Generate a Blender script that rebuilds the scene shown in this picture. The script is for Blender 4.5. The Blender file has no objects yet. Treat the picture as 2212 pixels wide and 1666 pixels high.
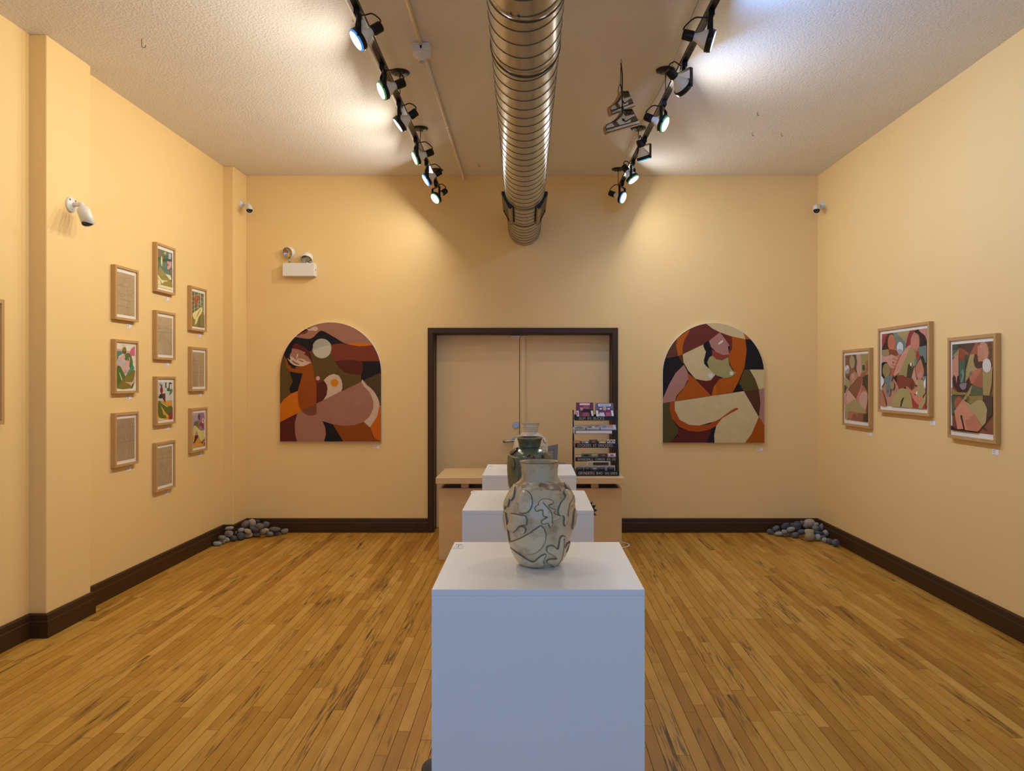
import bpy, bmesh, math, random
from mathutils import Vector, Matrix, noise
from mathutils.geometry import tessellate_polygon, delaunay_2d_cdt

# ------------------------------------------------------------------ camera, world, exposure
F = 1563.0            # focal length in pixels of the 2212 px wide frame
CX, CY = 1150.0, 822.0
CAMZ = 1.562
BACK = 7.44           # distance to the back wall
CEIL = CAMZ + 2.105
SC = bpy.context.scene
COL = SC.collection

cam_d = bpy.data.cameras.new('camera')
cam_d.sensor_fit = 'HORIZONTAL'
cam_d.sensor_width = 36.0
cam_d.lens = 36.0 * F / 2212.0
cam_d.shift_x = -(CX - 1106.0) / 2212.0
cam_d.shift_y = (CY - 833.0) / 2212.0
cam_d.clip_start = 0.02
cam = bpy.data.objects.new('camera', cam_d)
cam.location = (0, 0, CAMZ)
cam.rotation_euler = (math.pi / 2, 0, 0)
COL.objects.link(cam)
SC.camera = cam

world = bpy.data.worlds.new('overcast_sky')
SC.world = world
world.use_nodes = True
bg = world.node_tree.nodes['Background']
bg.inputs[0].default_value = (0.27, 0.54, 1.0, 1)
bg.inputs[1].default_value = 2.0

SC.view_settings.view_transform = 'Standard'
SC.view_settings.look = 'None'
SC.view_settings.gamma = 1.0
SC.view_settings.use_curve_mapping = False
SC.view_settings.exposure = 0.0

LAMP_W = 10.6          # watts of every track lamp

# daylight portal in the shop window behind the camera
pl = bpy.data.lights.new('window_portal', 'AREA')
pl.shape = 'RECTANGLE'; pl.size = 4.8; pl.size_y = 2.6
pl.cycles.is_portal = True
po = bpy.data.objects.new('window_portal', pl)
po.location = (-0.05, -1.25, 1.75)
po.rotation_euler = (math.pi / 2, 0, 0)
COL.objects.link(po)

# ------------------------------------------------------------------ helpers
def lin(c):
    out = []
    for x in c[:3]:
        x = max(0.0, min(255.0, x)) / 255.0
        out.append(x / 12.92 if x <= 0.04045 else ((x + 0.055) / 1.055) ** 2.4)
    return (out[0], out[1], out[2], 1.0)

def new_mat(name):
    m = bpy.data.materials.new(name)
    m.use_nodes = True
    nt = m.node_tree
    return m, nt, nt.nodes['Principled BSDF']

def mat(name, rgb, rough=0.5, metal=0.0, var=0.06, vscale=6.0, bump=0.0, bscale=150.0, spec=0.5,
        stretch=None, bdist=0.002, detail=3.0):
    m, nt, b = new_mat(name)
    N, L = nt.nodes, nt.links
    c = lin(rgb)
    geo = N.new('ShaderNodeNewGeometry')
    mp = N.new('ShaderNodeMapping')
    if stretch: mp.inputs['Scale'].default_value = stretch
    L.new(geo.outputs['Position'], mp.inputs['Vector'])
    nz = N.new('ShaderNodeTexNoise')
    nz.inputs['Scale'].default_value = vscale
    nz.inputs['Detail'].default_value = detail
    L.new(mp.outputs[0], nz.inputs['Vector'])
    mx = N.new('ShaderNodeMix'); mx.data_type = 'RGBA'
    mx.inputs[6].default_value = tuple(min(1, x * (1 - var)) for x in c[:3]) + (1,)
    mx.inputs[7].default_value = tuple(min(1, x * (1 + var)) for x in c[:3]) + (1,)
    L.new(nz.outputs['Fac'], mx.inputs[0])
    L.new(mx.outputs[2], b.inputs['Base Color'])
    b.inputs['Roughness'].default_value = rough
    b.inputs['Metallic'].default_value = metal
    b.inputs['Specular IOR Level'].default_value = spec
    if bump > 0:
        n2 = N.new('ShaderNodeTexNoise')
        n2.inputs['Scale'].default_value = bscale
        n2.inputs['Detail'].default_value = 2.5
        L.new(mp.outputs[0], n2.inputs['Vector'])
        bp = N.new('ShaderNodeBump')
        bp.inputs['Strength'].default_value = bump
        bp.inputs['Distance'].default_value = bdist
        L.new(n2.outputs['Fac'], bp.inputs['Height'])
        L.new(bp.outputs[0], b.inputs['Normal'])
    return m

def emit_mat(name, rgb, s):
    m, nt, b = new_mat(name)
    b.inputs['Base Color'].default_value = lin(rgb)
    b.inputs['Emission Color'].default_value = lin(rgb)
    b.inputs['Emission Strength'].default_value = s
    return m

def attr_mat(name, rough=0.6, gain=1.0, sat=1.0):
    """painted / printed surface: colour from the face colours of the artwork"""
    m, nt, b = new_mat(name)
    N, L = nt.nodes, nt.links
    a = N.new('ShaderNodeAttribute'); a.attribute_name = 'col'
    nz = N.new('ShaderNodeTexNoise'); nz.inputs['Scale'].default_value = 14.0; nz.inputs['Detail'].default_value = 4
    geo = N.new('ShaderNodeNewGeometry'); L.new(geo.outputs['Position'], nz.inputs['Vector'])
    mr = N.new('ShaderNodeMapRange')
    mr.inputs['To Min'].default_value = gain * 0.88; mr.inputs['To Max'].default_value = gain * 1.12
    L.new(nz.outputs['Fac'], mr.inputs['Value'])
    vm = N.new('ShaderNodeVectorMath'); vm.operation = 'SCALE'
    L.new(a.outputs['Color'], vm.inputs[0]); L.new(mr.outputs[0], vm.inputs['Scale'])
    hs = N.new('ShaderNodeHueSaturation'); hs.inputs['Saturation'].default_value = sat
    L.new(vm.outputs[0], hs.inputs['Color']); L.new(hs.outputs[0], b.inputs['Base Color'])
    b.inputs['Roughness'].default_value = rough
    b.inputs['Specular IOR Level'].default_value = 0.25
    return m

class MB:
    def __init__(s):
        s.v = []; s.f = []; s.m = []; s.sm = []; s.c = []
    def add(s, vs, fs, mi=0, smooth=False, col=None):
        o = len(s.v)
        s.v.extend([Vector(p) for p in vs])
        for f in fs:
            s.f.append([i + o for i in f]); s.m.append(mi); s.sm.append(smooth); s.c.append(col)
        return s
    def box(s, x0, x1, y0, y1, z0, z1, mi=0, col=None):
        vs = [(x0,y0,z0),(x1,y0,z0),(x1,y1,z0),(x0,y1,z0),(x0,y0,z1),(x1,y0,z1),(x1,y1,z1),(x0,y1,z1)]
        return s.add(vs, [(0,3,2,1),(4,5,6,7),(0,1,5,4),(1,2,6,5),(2,3,7,6),(3,0,4,7)], mi, False, col)
    def obox(s, c, ax, h, mi=0, col=None):
        c = Vector(c); a = [Vector(x).normalized() * hh for x, hh in zip(ax, h)]
        vs = [c + a[0]*i + a[1]*j + a[2]*k for k in (-1,1) for (i,j) in ((-1,-1),(1,-1),(1,1),(-1,1))]
        fs = [(0,3,2,1),(4,5,6,7),(0,1,5,4),(1,2,6,5),(2,3,7,6),(3,0,4,7)]
        if a[0].cross(a[1]).dot(a[2]) < 0: fs = [tuple(reversed(f)) for f in fs]
        return s.add(vs, fs, mi, False, col)
    def bar(s, p0, p1, w, t, up=(0,0,1), mi=0):
        p0, p1 = Vector(p0), Vector(p1); d = (p1 - p0)
        u = Vector(up); sd = d.cross(u)
        if sd.length < 1e-6: sd = d.cross(Vector((1,0,0)))
        sd.normalize(); n = sd.cross(d).normalized()
        return s.obox((p0+p1)/2, (d, sd, n), (d.length/2, w/2, t/2), mi)
    def lathe(s, prof, n=32, M=None, mi=0, smooth=True, closed=False, cap0=False, cap1=False, mis=None):
        M = M or Matrix.Identity(4)
        vs = []; fs = []
        for (r, z) in prof:
            for k in range(n):
                a = 2*math.pi*k/n
                vs.append(M @ Vector((r*math.cos(a), r*math.sin(a), z)))
        o = len(s.v); s.v.extend(vs)
        m = len(prof)
        for i in range(m - 1):
            for k in range(n):
                k2 = (k+1) % n
                s.f.append([o+i*n+k, o+i*n+k2, o+(i+1)*n+k2, o+(i+1)*n+k])
                s.m.append(mis[i] if mis else mi); s.sm.append(smooth); s.c.append(None)
        if cap0: s.f.append([o+k for k in reversed(range(n))]); s.m.append(mi); s.sm.append(False); s.c.append(None)
        if cap1: s.f.append([o+(m-1)*n+k for k in range(n)]); s.m.append(mi); s.sm.append(False); s.c.append(None)
        return s
    def cyl(s, p0, p1, r0, r1=None, n=20, mi=0, caps=True, smooth=True):
        p0, p1 = Vector(p0), Vector(p1); d = p1 - p0
        M = Matrix.Translation(p0) @ d.to_track_quat('Z','Y').to_matrix().to_4x4()
        return s.lathe([(r0,0),(r0 if r1 is None else r1, d.length)], n, M, mi, smooth, cap0=caps, cap1=caps)
    def tube(s, path, r, n=8, mi=0, caps=True):
        P = [Vector(p) for p in path]
        o = len(s.v); prev = None
        for i, p in enumerate(P):
            t = (P[min(i+1,len(P)-1)] - P[max(i-1,0)]).normalized()
            if prev is None:
                u = t.cross(Vector((0,0,1)))
                if u.length < 1e-4: u = t.cross(Vector((1,0,0)))
            else:
                u = prev - t * prev.dot(t)
            u.normalize(); prev = u; w = t.cross(u)
            for k in range(n):
                a = 2*math.pi*k/n
                s.v.append(p + u*(r*math.cos(a)) + w*(r*math.sin(a)))
        for i in range(len(P)-1):
            for k in range(n):
                k2 = (k+1) % n
                s.f.append([o+i*n+k, o+i*n+k2, o+(i+1)*n+k2, o+(i+1)*n+k]); s.m.append(mi); s.sm.append(True); s.c.append(None)
        if caps:
            s.f.append([o+k for k in reversed(range(n))]); s.m.append(mi); s.sm.append(False); s.c.append(None)
            s.f.append([o+(len(P)-1)*n+k for k in range(n)]); s.m.append(mi); s.sm.append(False); s.c.append(None)
        return s
    def prism(s, poly, o3, U, V, W, t0, t1, mi=0, mside=None, col=None, cside=None):
        """polygon (u,v) extruded along W from t0 to t1"""
        poly = clean(poly)
        if len(poly) < 3: return s
        if area2(poly) < 0: poly = poly[::-1]
        o3, U, V, W = Vector(o3), Vector(U), Vector(V), Vector(W)
        if U.cross(V).dot(W) < 0: poly = poly[::-1]
        n = len(poly)
        base = [o3 + U*u + V*v for (u, v) in poly]
        tris = tessellate_polygon([[Vector((u, v, 0)) for (u, v) in poly]])
        A = [b + W*t0 for b in base]; B = [b + W*t1 for b in base]
        ft = []
        for (a, b, c) in tris:
            nn = (base[b]-base[a]).cross(base[c]-base[a])
            if nn.dot(W) < 0: a, c = c, a
            ft.append((n+a, n+b, n+c))
        s.add(A + B, ft, mi, False, col)
        k = len(s.v) - 2*n
        for tri in ft:
            s.f.append([k+i-n for i in reversed(tri)]); s.m.append(mi if mside is None else mside); s.sm.append(False); s.c.append(cside or col)
        for i in range(n):
            j = (i+1) % n
            s.f.append([k+i, k+j, k+n+j, k+n+i]); s.m.append(mi if mside is None else mside); s.sm.append(False); s.c.append(cside or col)
        return s
    def flat(s, poly, o3, U, V, W, t, col=None, mi=0):
        poly = clean(poly)
        if len(poly) < 3: return s
        o3, U, V, W = Vector(o3), Vector(U), Vector(V), Vector(W)
        base = [o3 + U*u + V*v + W*t for (u, v) in poly]
        tris = tessellate_polygon([[Vector((u, v, 0)) for (u, v) in poly]])
        fs = []
        for (a, b, c) in tris:
            nn = (base[b]-base[a]).cross(base[c]-base[a])
            if nn.length < 1e-12: continue
            fs.append((a,b,c) if nn.dot(W) > 0 else (c,b,a))
        return s.add(base, fs, mi, False, col)
    def build(s, name, mats, parent=None, bevel=0.0, seg=1, kind=None, label=None, merge=False):
        if not isinstance(mats, (list, tuple)): mats = [mats]
        vs = s.v
        if parent is not None:
            off = wloc(parent)
        else:
            xs = [p.x for p in vs]; ys = [p.y for p in vs]; zs = [p.z for p in vs]
            off = Vector(((min(xs)+max(xs))/2, (min(ys)+max(ys))/2, min(zs)))
        me = bpy.data.meshes.new(name)
        me.from_pydata([tuple(p - off) for p in vs], [], s.f)
        for mm in mats: me.materials.append(mm)
        me.polygons.foreach_set('material_index', s.m)
        me.polygons.foreach_set('use_smooth', s.sm)
        if any(c is not None for c in s.c):
            at = me.color_attributes.new('col', 'FLOAT_COLOR', 'CORNER')
            buf = []
            for p, c in zip(me.polygons, s.c):
                cc = lin(c) if c is not None else (0.5,0.5,0.5,1)
                buf.extend(list(cc) * p.loop_total)
            at.data.foreach_set('color', buf)
        if bevel > 0 or merge:
            bm = bmesh.new(); bm.from_mesh(me)
            if merge: bmesh.ops.remove_doubles(bm, verts=bm.verts, dist=1e-5)
            if bevel > 0:
                es = [e for e in bm.edges if len(e.link_faces) == 2 and e.calc_face_angle(0) > 0.6]
                bmesh.ops.bevel(bm, geom=es, offset=bevel, segments=seg, affect='EDGES', profile=0.5)
            bm.to_mesh(me); bm.free()
        me.update()
        o = bpy.data.objects.new(name, me)
        COL.objects.link(o)
        if parent is not None: o.parent = parent
        else: o.location = off
        if kind: o['kind'] = kind
        if label: o['label'] = label
        return o

def wloc(o):
    p = Vector((0,0,0))
    while o is not None:
        p = p + o.location; o = o.parent
    return p
def area2(p):
    return sum(p[i][0]*p[(i+1)%len(p)][1] - p[(i+1)%len(p)][0]*p[i][1] for i in range(len(p)))
def clean(p):
    out = []
    for q in p:
        if not out or math.hypot(q[0]-out[-1][0], q[1]-out[-1][1]) > 1e-6: out.append((q[0], q[1]))
    while len(out) > 1 and math.hypot(out[0][0]-out[-1][0], out[0][1]-out[-1][1]) < 1e-6: out.pop()
    return out
def thing(name, label, cat, loc, group=None):
    o = bpy.data.objects.new(name, None)
    o.empty_display_size = 0.05
    o.location = loc
    COL.objects.link(o)
    o['label'] = label; o['category'] = cat
    if group: o['group'] = group
    return o
def tag(o, label, cat, group=None):
    o['label'] = label; o['category'] = cat
    if group: o['group'] = group
    return o
def smooth_poly(p, n=4, closed=True):
    """Catmull-Rom through the points"""
    out = []; m = len(p)
    rng = range(m) if closed else range(m-1)
    for i in rng:
        if closed: p0, p1, p2, p3 = p[i-1], p[i], p[(i+1)%m], p[(i+2)%m]
        else: p0, p1, p2, p3 = p[max(i-1,0)], p[i], p[i+1], p[min(i+2,m-1)]
        for k in range(n):
            t = k/n
            out.append(tuple(0.5*((2*b) + (-a+c)*t + (2*a-5*b+4*c-d)*t*t + (-a+3*b-3*c+d)*t**3)
                             for a, b, c, d in zip(p0, p1, p2, p3)))
    if not closed: out.append(tuple(p[-1]))
    return out
def ell(cx, cy, rx, ry, n=28):
    return [(cx+rx*math.cos(2*math.pi*k/n), cy+ry*math.sin(2*math.pi*k/n)) for k in range(n)]
def clip_convex(subj, clip):
    """Sutherland-Hodgman; clip polygon counter-clockwise"""
    out = list(subj)
    for i in range(len(clip)):
        a, b = clip[i], clip[(i+1) % len(clip)]
        inp, out = out, []
        if not inp: return []
        def side(p): return (b[0]-a[0])*(p[1]-a[1]) - (b[1]-a[1])*(p[0]-a[0])
        for j in range(len(inp)):
            p, q = inp[j-1], inp[j]
            sp, sq = side(p), side(q)
            if sq >= 0:
                if sp < 0:
                    t = sp/(sp-sq); out.append((p[0]+t*(q[0]-p[0]), p[1]+t*(q[1]-p[1])))
                out.append(q)
            elif sp >= 0:
                t = sp/(sp-sq); out.append((p[0]+t*(q[0]-p[0]), p[1]+t*(q[1]-p[1])))
    return out
def homog(src):
    """homography of a photographed quad (TL,TR,BR,BL) to the unit square, v up"""
    dst = [(0,1),(1,1),(1,0),(0,0)]
    A = []; B = []
    for (x,y),(u,v) in zip(src, dst):
        A.append([x,y,1,0,0,0,-u*x,-u*y]); B.append(u)
        A.append([0,0,0,x,y,1,-v*x,-v*y]); B.append(v)
    n = 8
    for i in range(n):
        p = max(range(i,n), key=lambda r: abs(A[r][i]))
        A[i],A[p] = A[p],A[i]; B[i],B[p] = B[p],B[i]
        for r in range(n):
            if r != i:
                f = A[r][i]/A[i][i]
                if f:
                    A[r] = [a-f*b for a,b in zip(A[r],A[i])]; B[r] -= f*B[i]
    h = [B[i]/A[i][i] for i in range(n)]
    def fn(p):
        w = h[6]*p[0]+h[7]*p[1]+1
        return ((h[0]*p[0]+h[1]*p[1]+h[2])/w, (h[3]*p[0]+h[4]*p[1]+h[5])/w)
    return fn
def ribbon(path, w):
    """flat stroke polygons (quads) along a 2-d path"""
    out = []
    for i in range(len(path)-1):
        (x0,y0),(x1,y1) = path[i], path[i+1]
        l = math.hypot(x1-x0,y1-y0)
        if l < 1e-9: continue
        nx, ny = -(y1-y0)/l*w/2, (x1-x0)/l*w/2
        ex, ey = (x1-x0)/l*w*0.3, (y1-y0)/l*w*0.3
        out.append([(x0+nx-ex,y0+ny-ey),(x0-nx-ex,y0-ny-ey),(x1-nx+ex,y1-ny+ey),(x1+nx+ex,y1+ny+ey)])
    return out
def at(px, py, d):
    """point of the room seen at that pixel of the photograph at a known depth"""
    return Vector(((px-CX)/F*d, d, CAMZ-(py-CY)/F*d))

# ------------------------------------------------------------------ materials
M = {}
M['wall'] = mat('peach_wall_paint', (237,202,138), 0.6, var=0.03, vscale=1.3, bump=0.12, bscale=160, bdist=0.001, spec=0.3)
M['ceil'] = mat('stippled_ceiling_paint', (228,222,214), 0.75, var=0.05, vscale=1.5, bump=0.6, bscale=70, bdist=0.007, spec=0.3)
M['trim'] = mat('dark_brown_gloss_paint', (64,40,18), 0.5, var=0.08, vscale=5, bump=0.08, bscale=60, spec=0.3)
M['door'] = mat('peach_door_paint', (238,202,142), 0.45, var=0.02, vscale=1.2)
M['subfloor'] = mat('dark_joint_dirt', (34,20,9), 0.9, var=0.2)
M['white'] = mat('white_satin_lacquer', (240,236,232), 0.38, var=0.012, vscale=4)
M['black'] = mat('black_metal', (16,16,17), 0.42, var=0.1)
M['blacksheen'] = mat('black_lamp_metal', (20,20,21), 0.35, var=0.1, metal=0.3)
M['alu'] = mat('dull_aluminium', (120,112,98), 0.35, metal=0.9, var=0.1)
M['chrome'] = mat('brushed_chrome', (176,174,172), 0.32, metal=1.0, var=0.05)
M['pvc'] = mat('off_white_plastic', (226,222,212), 0.45, var=0.02)
M['raceway'] = mat('painted_conduit', (234,226,212), 0.5, var=0.04)
M['bulb'] = mat('frosted_bulb_glass', (246,242,232), 0.3, var=0.02)
M['frame'] = mat('pale_oak', (190,148,94), 0.45, var=0.14, vscale=9, stretch=(1.0, 1.0, 0.12), bump=0.05, bscale=90)
M['mat'] = mat('mat_board', (248,240,224), 0.8, var=0.015)
M['paper'] = mat('kraft_paper', (178,152,112), 0.85, var=0.06, vscale=25)
M['pencil'] = mat('pencil_line', (120,97,68), 0.8, var=0.1)
M['card'] = mat('white_card', (236,232,232), 0.7, var=0.01)
M['ink'] = mat('grey_ink', (150,148,154), 0.7, var=0.05)
M['dark_ink'] = mat('dark_ink', (40,38,44), 0.7, var=0.05)
M['maple'] = mat('pale_maple_veneer', (214,180,128), 0.4, var=0.1, vscale=5, stretch=(0.25, 0.25, 3.0), bump=0.03, bscale=40)
M['chairframe'] = mat('grey_chair_frame', (124,124,128), 0.5, var=0.04)
M['vein_and_shade'] = mat('vein_and_relief_shade', (124,106,84), 0.4, var=0.45, vscale=45)  # brown of the leaf veins, also painted shade round the reliefs
M['mesh'] = mat('grey_chair_mesh', (160,150,142), 0.75, var=0.08, vscale=300)
M['chairgrey'] = mat('dark_grey_plastic', (84,84,90), 0.5, var=0.05)
M['lens_dark'] = mat('camera_window', (10,9,9), 0.15, var=0.1)
M['reflector'] = mat('lamp_reflector', (205,196,180), 0.15, metal=0.9, var=0.25, vscale=60)
M['clay_edge'] = mat('glaze_and_edge_shade', (146,120,86), 0.55, var=0.35, vscale=40)  # brown glaze; on relief sides edge shade is put into it too
M['print'] = attr_mat('printed_artwork', 0.6, 1.05, 0.95)
M['paint'] = attr_mat('painted_canvas', 0.55, 0.88, 1.05)
M['canvas_edge'] = mat('pale_panel_edge', (226,214,196), 0.6, var=0.02)

def glazing_mat():
    m, nt, b = new_mat('picture_glass')
    N, L = nt.nodes, nt.links
    t = N.new('ShaderNodeBsdfTransparent'); g = N.new('ShaderNodeBsdfGlossy')
    g.inputs['Roughness'].default_value = 0.05
    fr = N.new('ShaderNodeLayerWeight'); fr.inputs['Blend'].default_value = 0.12
    fm = N.new('ShaderNodeMath'); fm.operation = 'MULTIPLY'; fm.inputs[1].default_value = 0.35
    L.new(fr.outputs['Facing'], fm.inputs[0])
    mx = N.new('ShaderNodeMixShader')
    nz = N.new('ShaderNodeTexNoise'); nz.inputs['Scale'].default_value = 3
    mr = N.new('ShaderNodeMapRange'); mr.inputs['To Min'].default_value = 0.975; mr.inputs['To Max'].default_value = 0.99
    L.new(nz.outputs['Fac'], mr.inputs['Value']); L.new(mr.outputs[0], t.inputs['Color'])
    L.new(fm.outputs[0], mx.inputs[0]); L.new(t.outputs[0], mx.inputs[1]); L.new(g.outputs[0], mx.inputs[2])
    L.new(mx.outputs[0], nt.nodes['Material Output'].inputs['Surface'])
    return m
M['glass'] = glazing_mat()

def floor_mat(name, src):
    """worn narrow maple strip: tone per board, grain along the board, old dark stains"""
    m, nt, b = new_mat(name)
    N, L = nt.nodes, nt.links
    if src == 'object':
        r = N.new('ShaderNodeObjectInfo').outputs['Random']
    else:
        a = N.new('ShaderNodeAttribute'); a.attribute_name = 'col'; r = a.outputs['Fac']
    geo = N.new('ShaderNodeNewGeometry')
    sc = N.new('ShaderNodeMath'); sc.operation = 'MULTIPLY'; sc.inputs[1].default_value = 37.0; L.new(r, sc.inputs[0])
    cb = N.new('ShaderNodeCombineXYZ'); L.new(sc.outputs[0], cb.inputs['Z']); L.new(sc.outputs[0], cb.inputs['Y'])
    ad = N.new('ShaderNodeVectorMath'); L.new(geo.outputs['Position'], ad.inputs[0]); L.new(cb.outputs[0], ad.inputs[1])
    def nz(scale, st, det=4.0, dist=0.0, vec=ad):
        mp = N.new('ShaderNodeMapping'); mp.inputs['Scale'].default_value = st
        L.new(vec.outputs[0], mp.inputs['Vector'])
        n = N.new('ShaderNodeTexNoise'); n.inputs['Scale'].default_value = scale; n.inputs['Detail'].default_value = det
        n.inputs['Distortion'].default_value = dist
        L.new(mp.outputs[0], n.inputs['Vector'])
        return n.outputs['Fac']
    ramp = N.new('ShaderNodeValToRGB')
    e = ramp.color_ramp.elements
    e[0].position = 0.0; e[0].color = lin((168,116,54))
    e[1].position = 1.0; e[1].color = lin((208,158,88))
    for p, c in ((0.12,(182,128,62)),(0.4,(192,140,70)),(0.75,(200,148,78))):
        x = e.new(p); x.color = lin(c)
    L.new(r, ramp.inputs[0])
    g = nz(2.4, (16.0, 0.9, 1.0), 5.0, 0.5)
    mr = N.new('ShaderNodeMapRange'); mr.inputs['From Min'].default_value = 0.25; mr.inputs['From Max'].default_value = 0.75
    mr.inputs['To Min'].default_value = 0.86; mr.inputs['To Max'].default_value = 1.10
    L.new(g, mr.inputs['Value'])
    v1 = N.new('ShaderNodeVectorMath'); v1.operation = 'SCALE'
    L.new(ramp.outputs[0], v1.inputs[0]); L.new(mr.outputs[0], v1.inputs['Scale'])
    # broad warm blotches
    bl = nz(2.2, (3.0, 1.0, 1.0), 3.0)
    rb = N.new('ShaderNodeValToRGB'); rb.color_ramp.elements[0].position = 0.52; rb.color_ramp.elements[1].position = 0.72
    L.new(bl, rb.inputs[0])
    m1 = N.new('ShaderNodeMix'); m1.data_type = 'RGBA'
    f1 = N.new('ShaderNodeMath'); f1.operation = 'MULTIPLY'; f1.inputs[1].default_value = 0.5; L.new(rb.outputs[0], f1.inputs[0])
    L.new(f1.outputs[0], m1.inputs[0]); L.new(v1.outputs[0], m1.inputs[6]); m1.inputs[7].default_value = lin((152,98,40))
    # old black wear, streaked
    s1 = nz(0.9, (5.0, 1.0, 1.0), 3.0, 0.3)
    s2 = nz(6.0, (14.0, 0.8, 1.0), 6.0, 0.6)
    mu = N.new('ShaderNodeMath'); mu.operation = 'MULTIPLY'; L.new(s1, mu.inputs[0]); L.new(s2, mu.inputs[1])
    rs = N.new('ShaderNodeValToRGB'); rs.color_ramp.elements[0].position = 0.31; rs.color_ramp.elements[1].position = 0.43
    L.new(mu.outputs[0], rs.inputs[0])
    f2 = N.new('ShaderNodeMath'); f2.operation = 'MULTIPLY'; f2.inputs[1].default_value = 0.85; L.new(rs.outputs[0], f2.inputs[0])
    m2 = N.new('ShaderNodeMix'); m2.data_type = 'RGBA'
    L.new(f2.outputs[0], m2.inputs[0]); L.new(m1.outputs[2], m2.inputs[6]); m2.inputs[7].default_value = lin((46,32,16))
    hs = N.new('ShaderNodeHueSaturation'); hs.inputs['Saturation'].default_value = 1.06; hs.inputs['Value'].default_value = 0.92; hs.inputs['Hue'].default_value = 0.504
    L.new(m2.outputs[2], hs.inputs['Color']); L.new(hs.outputs[0], b.inputs['Base Color'])
    b.inputs['Roughness'].default_value = 0.42
    b.inputs['Specular IOR Level'].default_value = 0.35
    bp = N.new('ShaderNodeBump'); bp.inputs['Strength'].default_value = 0.12; bp.inputs['Distance'].default_value = 0.002
    L.new(g, bp.inputs['Height']); L.new(bp.outputs[0], b.inputs['Normal'])
    return m
M['plank'] = floor_mat('maple_strip_board', 'object')
M['plank_stuff'] = floor_mat('maple_strip_field', 'attr')

# ------------------------------------------------------------------ room shell
XL, XLN, XR = -3.04, -3.06, 2.933      # left wall (far part), left wall (near part), right wall
PX = -2.955                            # near pilaster face
FRONT = -1.2
def st(mb, name, m, **k):
    return mb.build(name, m, kind='structure', **k)

floor = st(MB().box(-3.2, 3.1, FRONT-0.1, BACK+0.3, -0.12, -0.014), 'floor', M['subfloor'])
st(MB().box(-3.2, 3.1, FRONT-0.1, BACK+0.12, CEIL, CEIL+0.1), 'ceiling', M['ceil'])
wl = st(MB().box(XL-0.14, XL, 4.6, BACK+0.12, -0.02, CEIL).box(XLN-0.12, XLN, FRONT-0.1, 4.6, -0.02, CEIL), 'wall_left', M['wall'])
MB().box(XL-0.05, PX, 4.40, 4.84, -0.02, CEIL-0.0005).build('pilaster', M['wall'], wl, bevel=0.004)
MB().box(XL-0.05, -2.938, 7.11, BACK, -0.02, CEIL-0.0005).build('pilaster', M['wall'], wl, bevel=0.004)
st(MB().box(XR, XR+0.14, FRONT-0.1, BACK+0.12, -0.02, CEIL), 'wall_right', M['wall'])
OX0, OX1, OZ = -1.021, 0.824, 2.048
st(MB().box(XL-0.14, OX0, BACK, BACK+0.12, -0.02, CEIL).box(OX1, XR+0.14, BACK, BACK+0.12, -0.02, CEIL)
   .box(OX0, OX1, BACK, BACK+0.12, OZ, CEIL), 'wall_back', M['wall'])
st(MB().box(OX0-0.3, OX1+0.3, 7.70, 7.75, -0.02, OZ+0.2).box(OX0-0.05, OX0, BACK+0.12, 7.70, -0.02, OZ+0.05).box(OX1, OX1+0.05, BACK+0.12, 7.70, -0.02, OZ+0.05).box(OX0-0.05, OX1+0.05, BACK+0.12, 7.70, OZ, OZ+0.05), 'wall_light_block', M['wall'])  # unseen backing behind the doors, added to keep sky light out
st(MB().box(-3.2,-2.45,FRONT-0.1,FRONT,-0.02,CEIL).box(2.35,3.1,FRONT-0.1,FRONT,-0.02,CEIL)
   .box(-2.45,2.35,FRONT-0.1,FRONT,-0.02,0.45).box(-2.45,2.35,FRONT-0.1,FRONT,3.05,CEIL), 'wall_front', M['wall'])
w1 = MB()
for x in (-2.45, -0.85, 0.73, 2.30): w1.box(x, x+0.05, FRONT-0.08, FRONT-0.02, 0.45, 3.05)
w1.box(-2.45,2.35,FRONT-0.08,FRONT-0.02,0.45,0.5).box(-2.45,2.35,FRONT-0.08,FRONT-0.02,3.0,3.05)
w1o = st(w1, 'window_1', M['trim'])
for x0, x1 in ((-2.4,-0.85),(-0.8,0.73),(0.78,2.30)):
    MB().box(x0, x1, FRONT-0.055, FRONT-0.049, 0.5, 3.0).build('pane', M['glass'], w1o)

# baseboards: moulded profile swept along the walls with mitred corners
PROF = [(0.0,0.0),(0.022,0.0),(0.022,0.098),(0.019,0.103),(0.0175,0.106),(0.0185,0.112),(0.017,0.138),(0.012,0.145),(0.0,0.146)]
def sweep(path, side):
    mb = MB(); n = len(path); k = len(PROF)
    for i, p in enumerate(path):
        p = Vector(p)
        ns = []
        for a, b in ((i-1,i),(i,i+1)):
            if a < 0 or b >= n: continue
            d = (Vector(path[b]) - Vector(path[a])).normalized()
            ns.append(Vector((d.y, -d.x)) * side)
        if len(ns) == 1: off = ns[0]
        else:
            m_ = (ns[0]+ns[1]).normalized(); off = m_ / m_.dot(ns[0])
        for (t, z) in PROF:
            mb.v.append(Vector((p.x+off.x*t, p.y+off.y*t, z)))
    for i in range(n-1):
        for j in range(k-1):
            q = [i*k+j, i*k+j+1, (i+1)*k+j+1, (i+1)*k+j]
            mb.f.append(q if side > 0 else q[::-1]); mb.m.append(0); mb.sm.append(False); mb.c.append(None)
    return mb
st(sweep([(XLN,FRONT),(XLN,4.40),(PX,4.40),(PX,4.84),(XL,4.84),(XL,7.11),(-2.938,7.11),(-2.938,BACK)], 1), 'baseboard_left', M['trim'])
st(sweep([(-2.938,BACK),(-1.074,BACK)], 1), 'baseboard_back', M['trim'])
st(sweep([(0.879,BACK),(XR,BACK)], 1), 'baseboard_back', M['trim'])
st(sweep([(XR,BACK),(XR,FRONT)], 1), 'baseboard_right', M['trim'])

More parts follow.
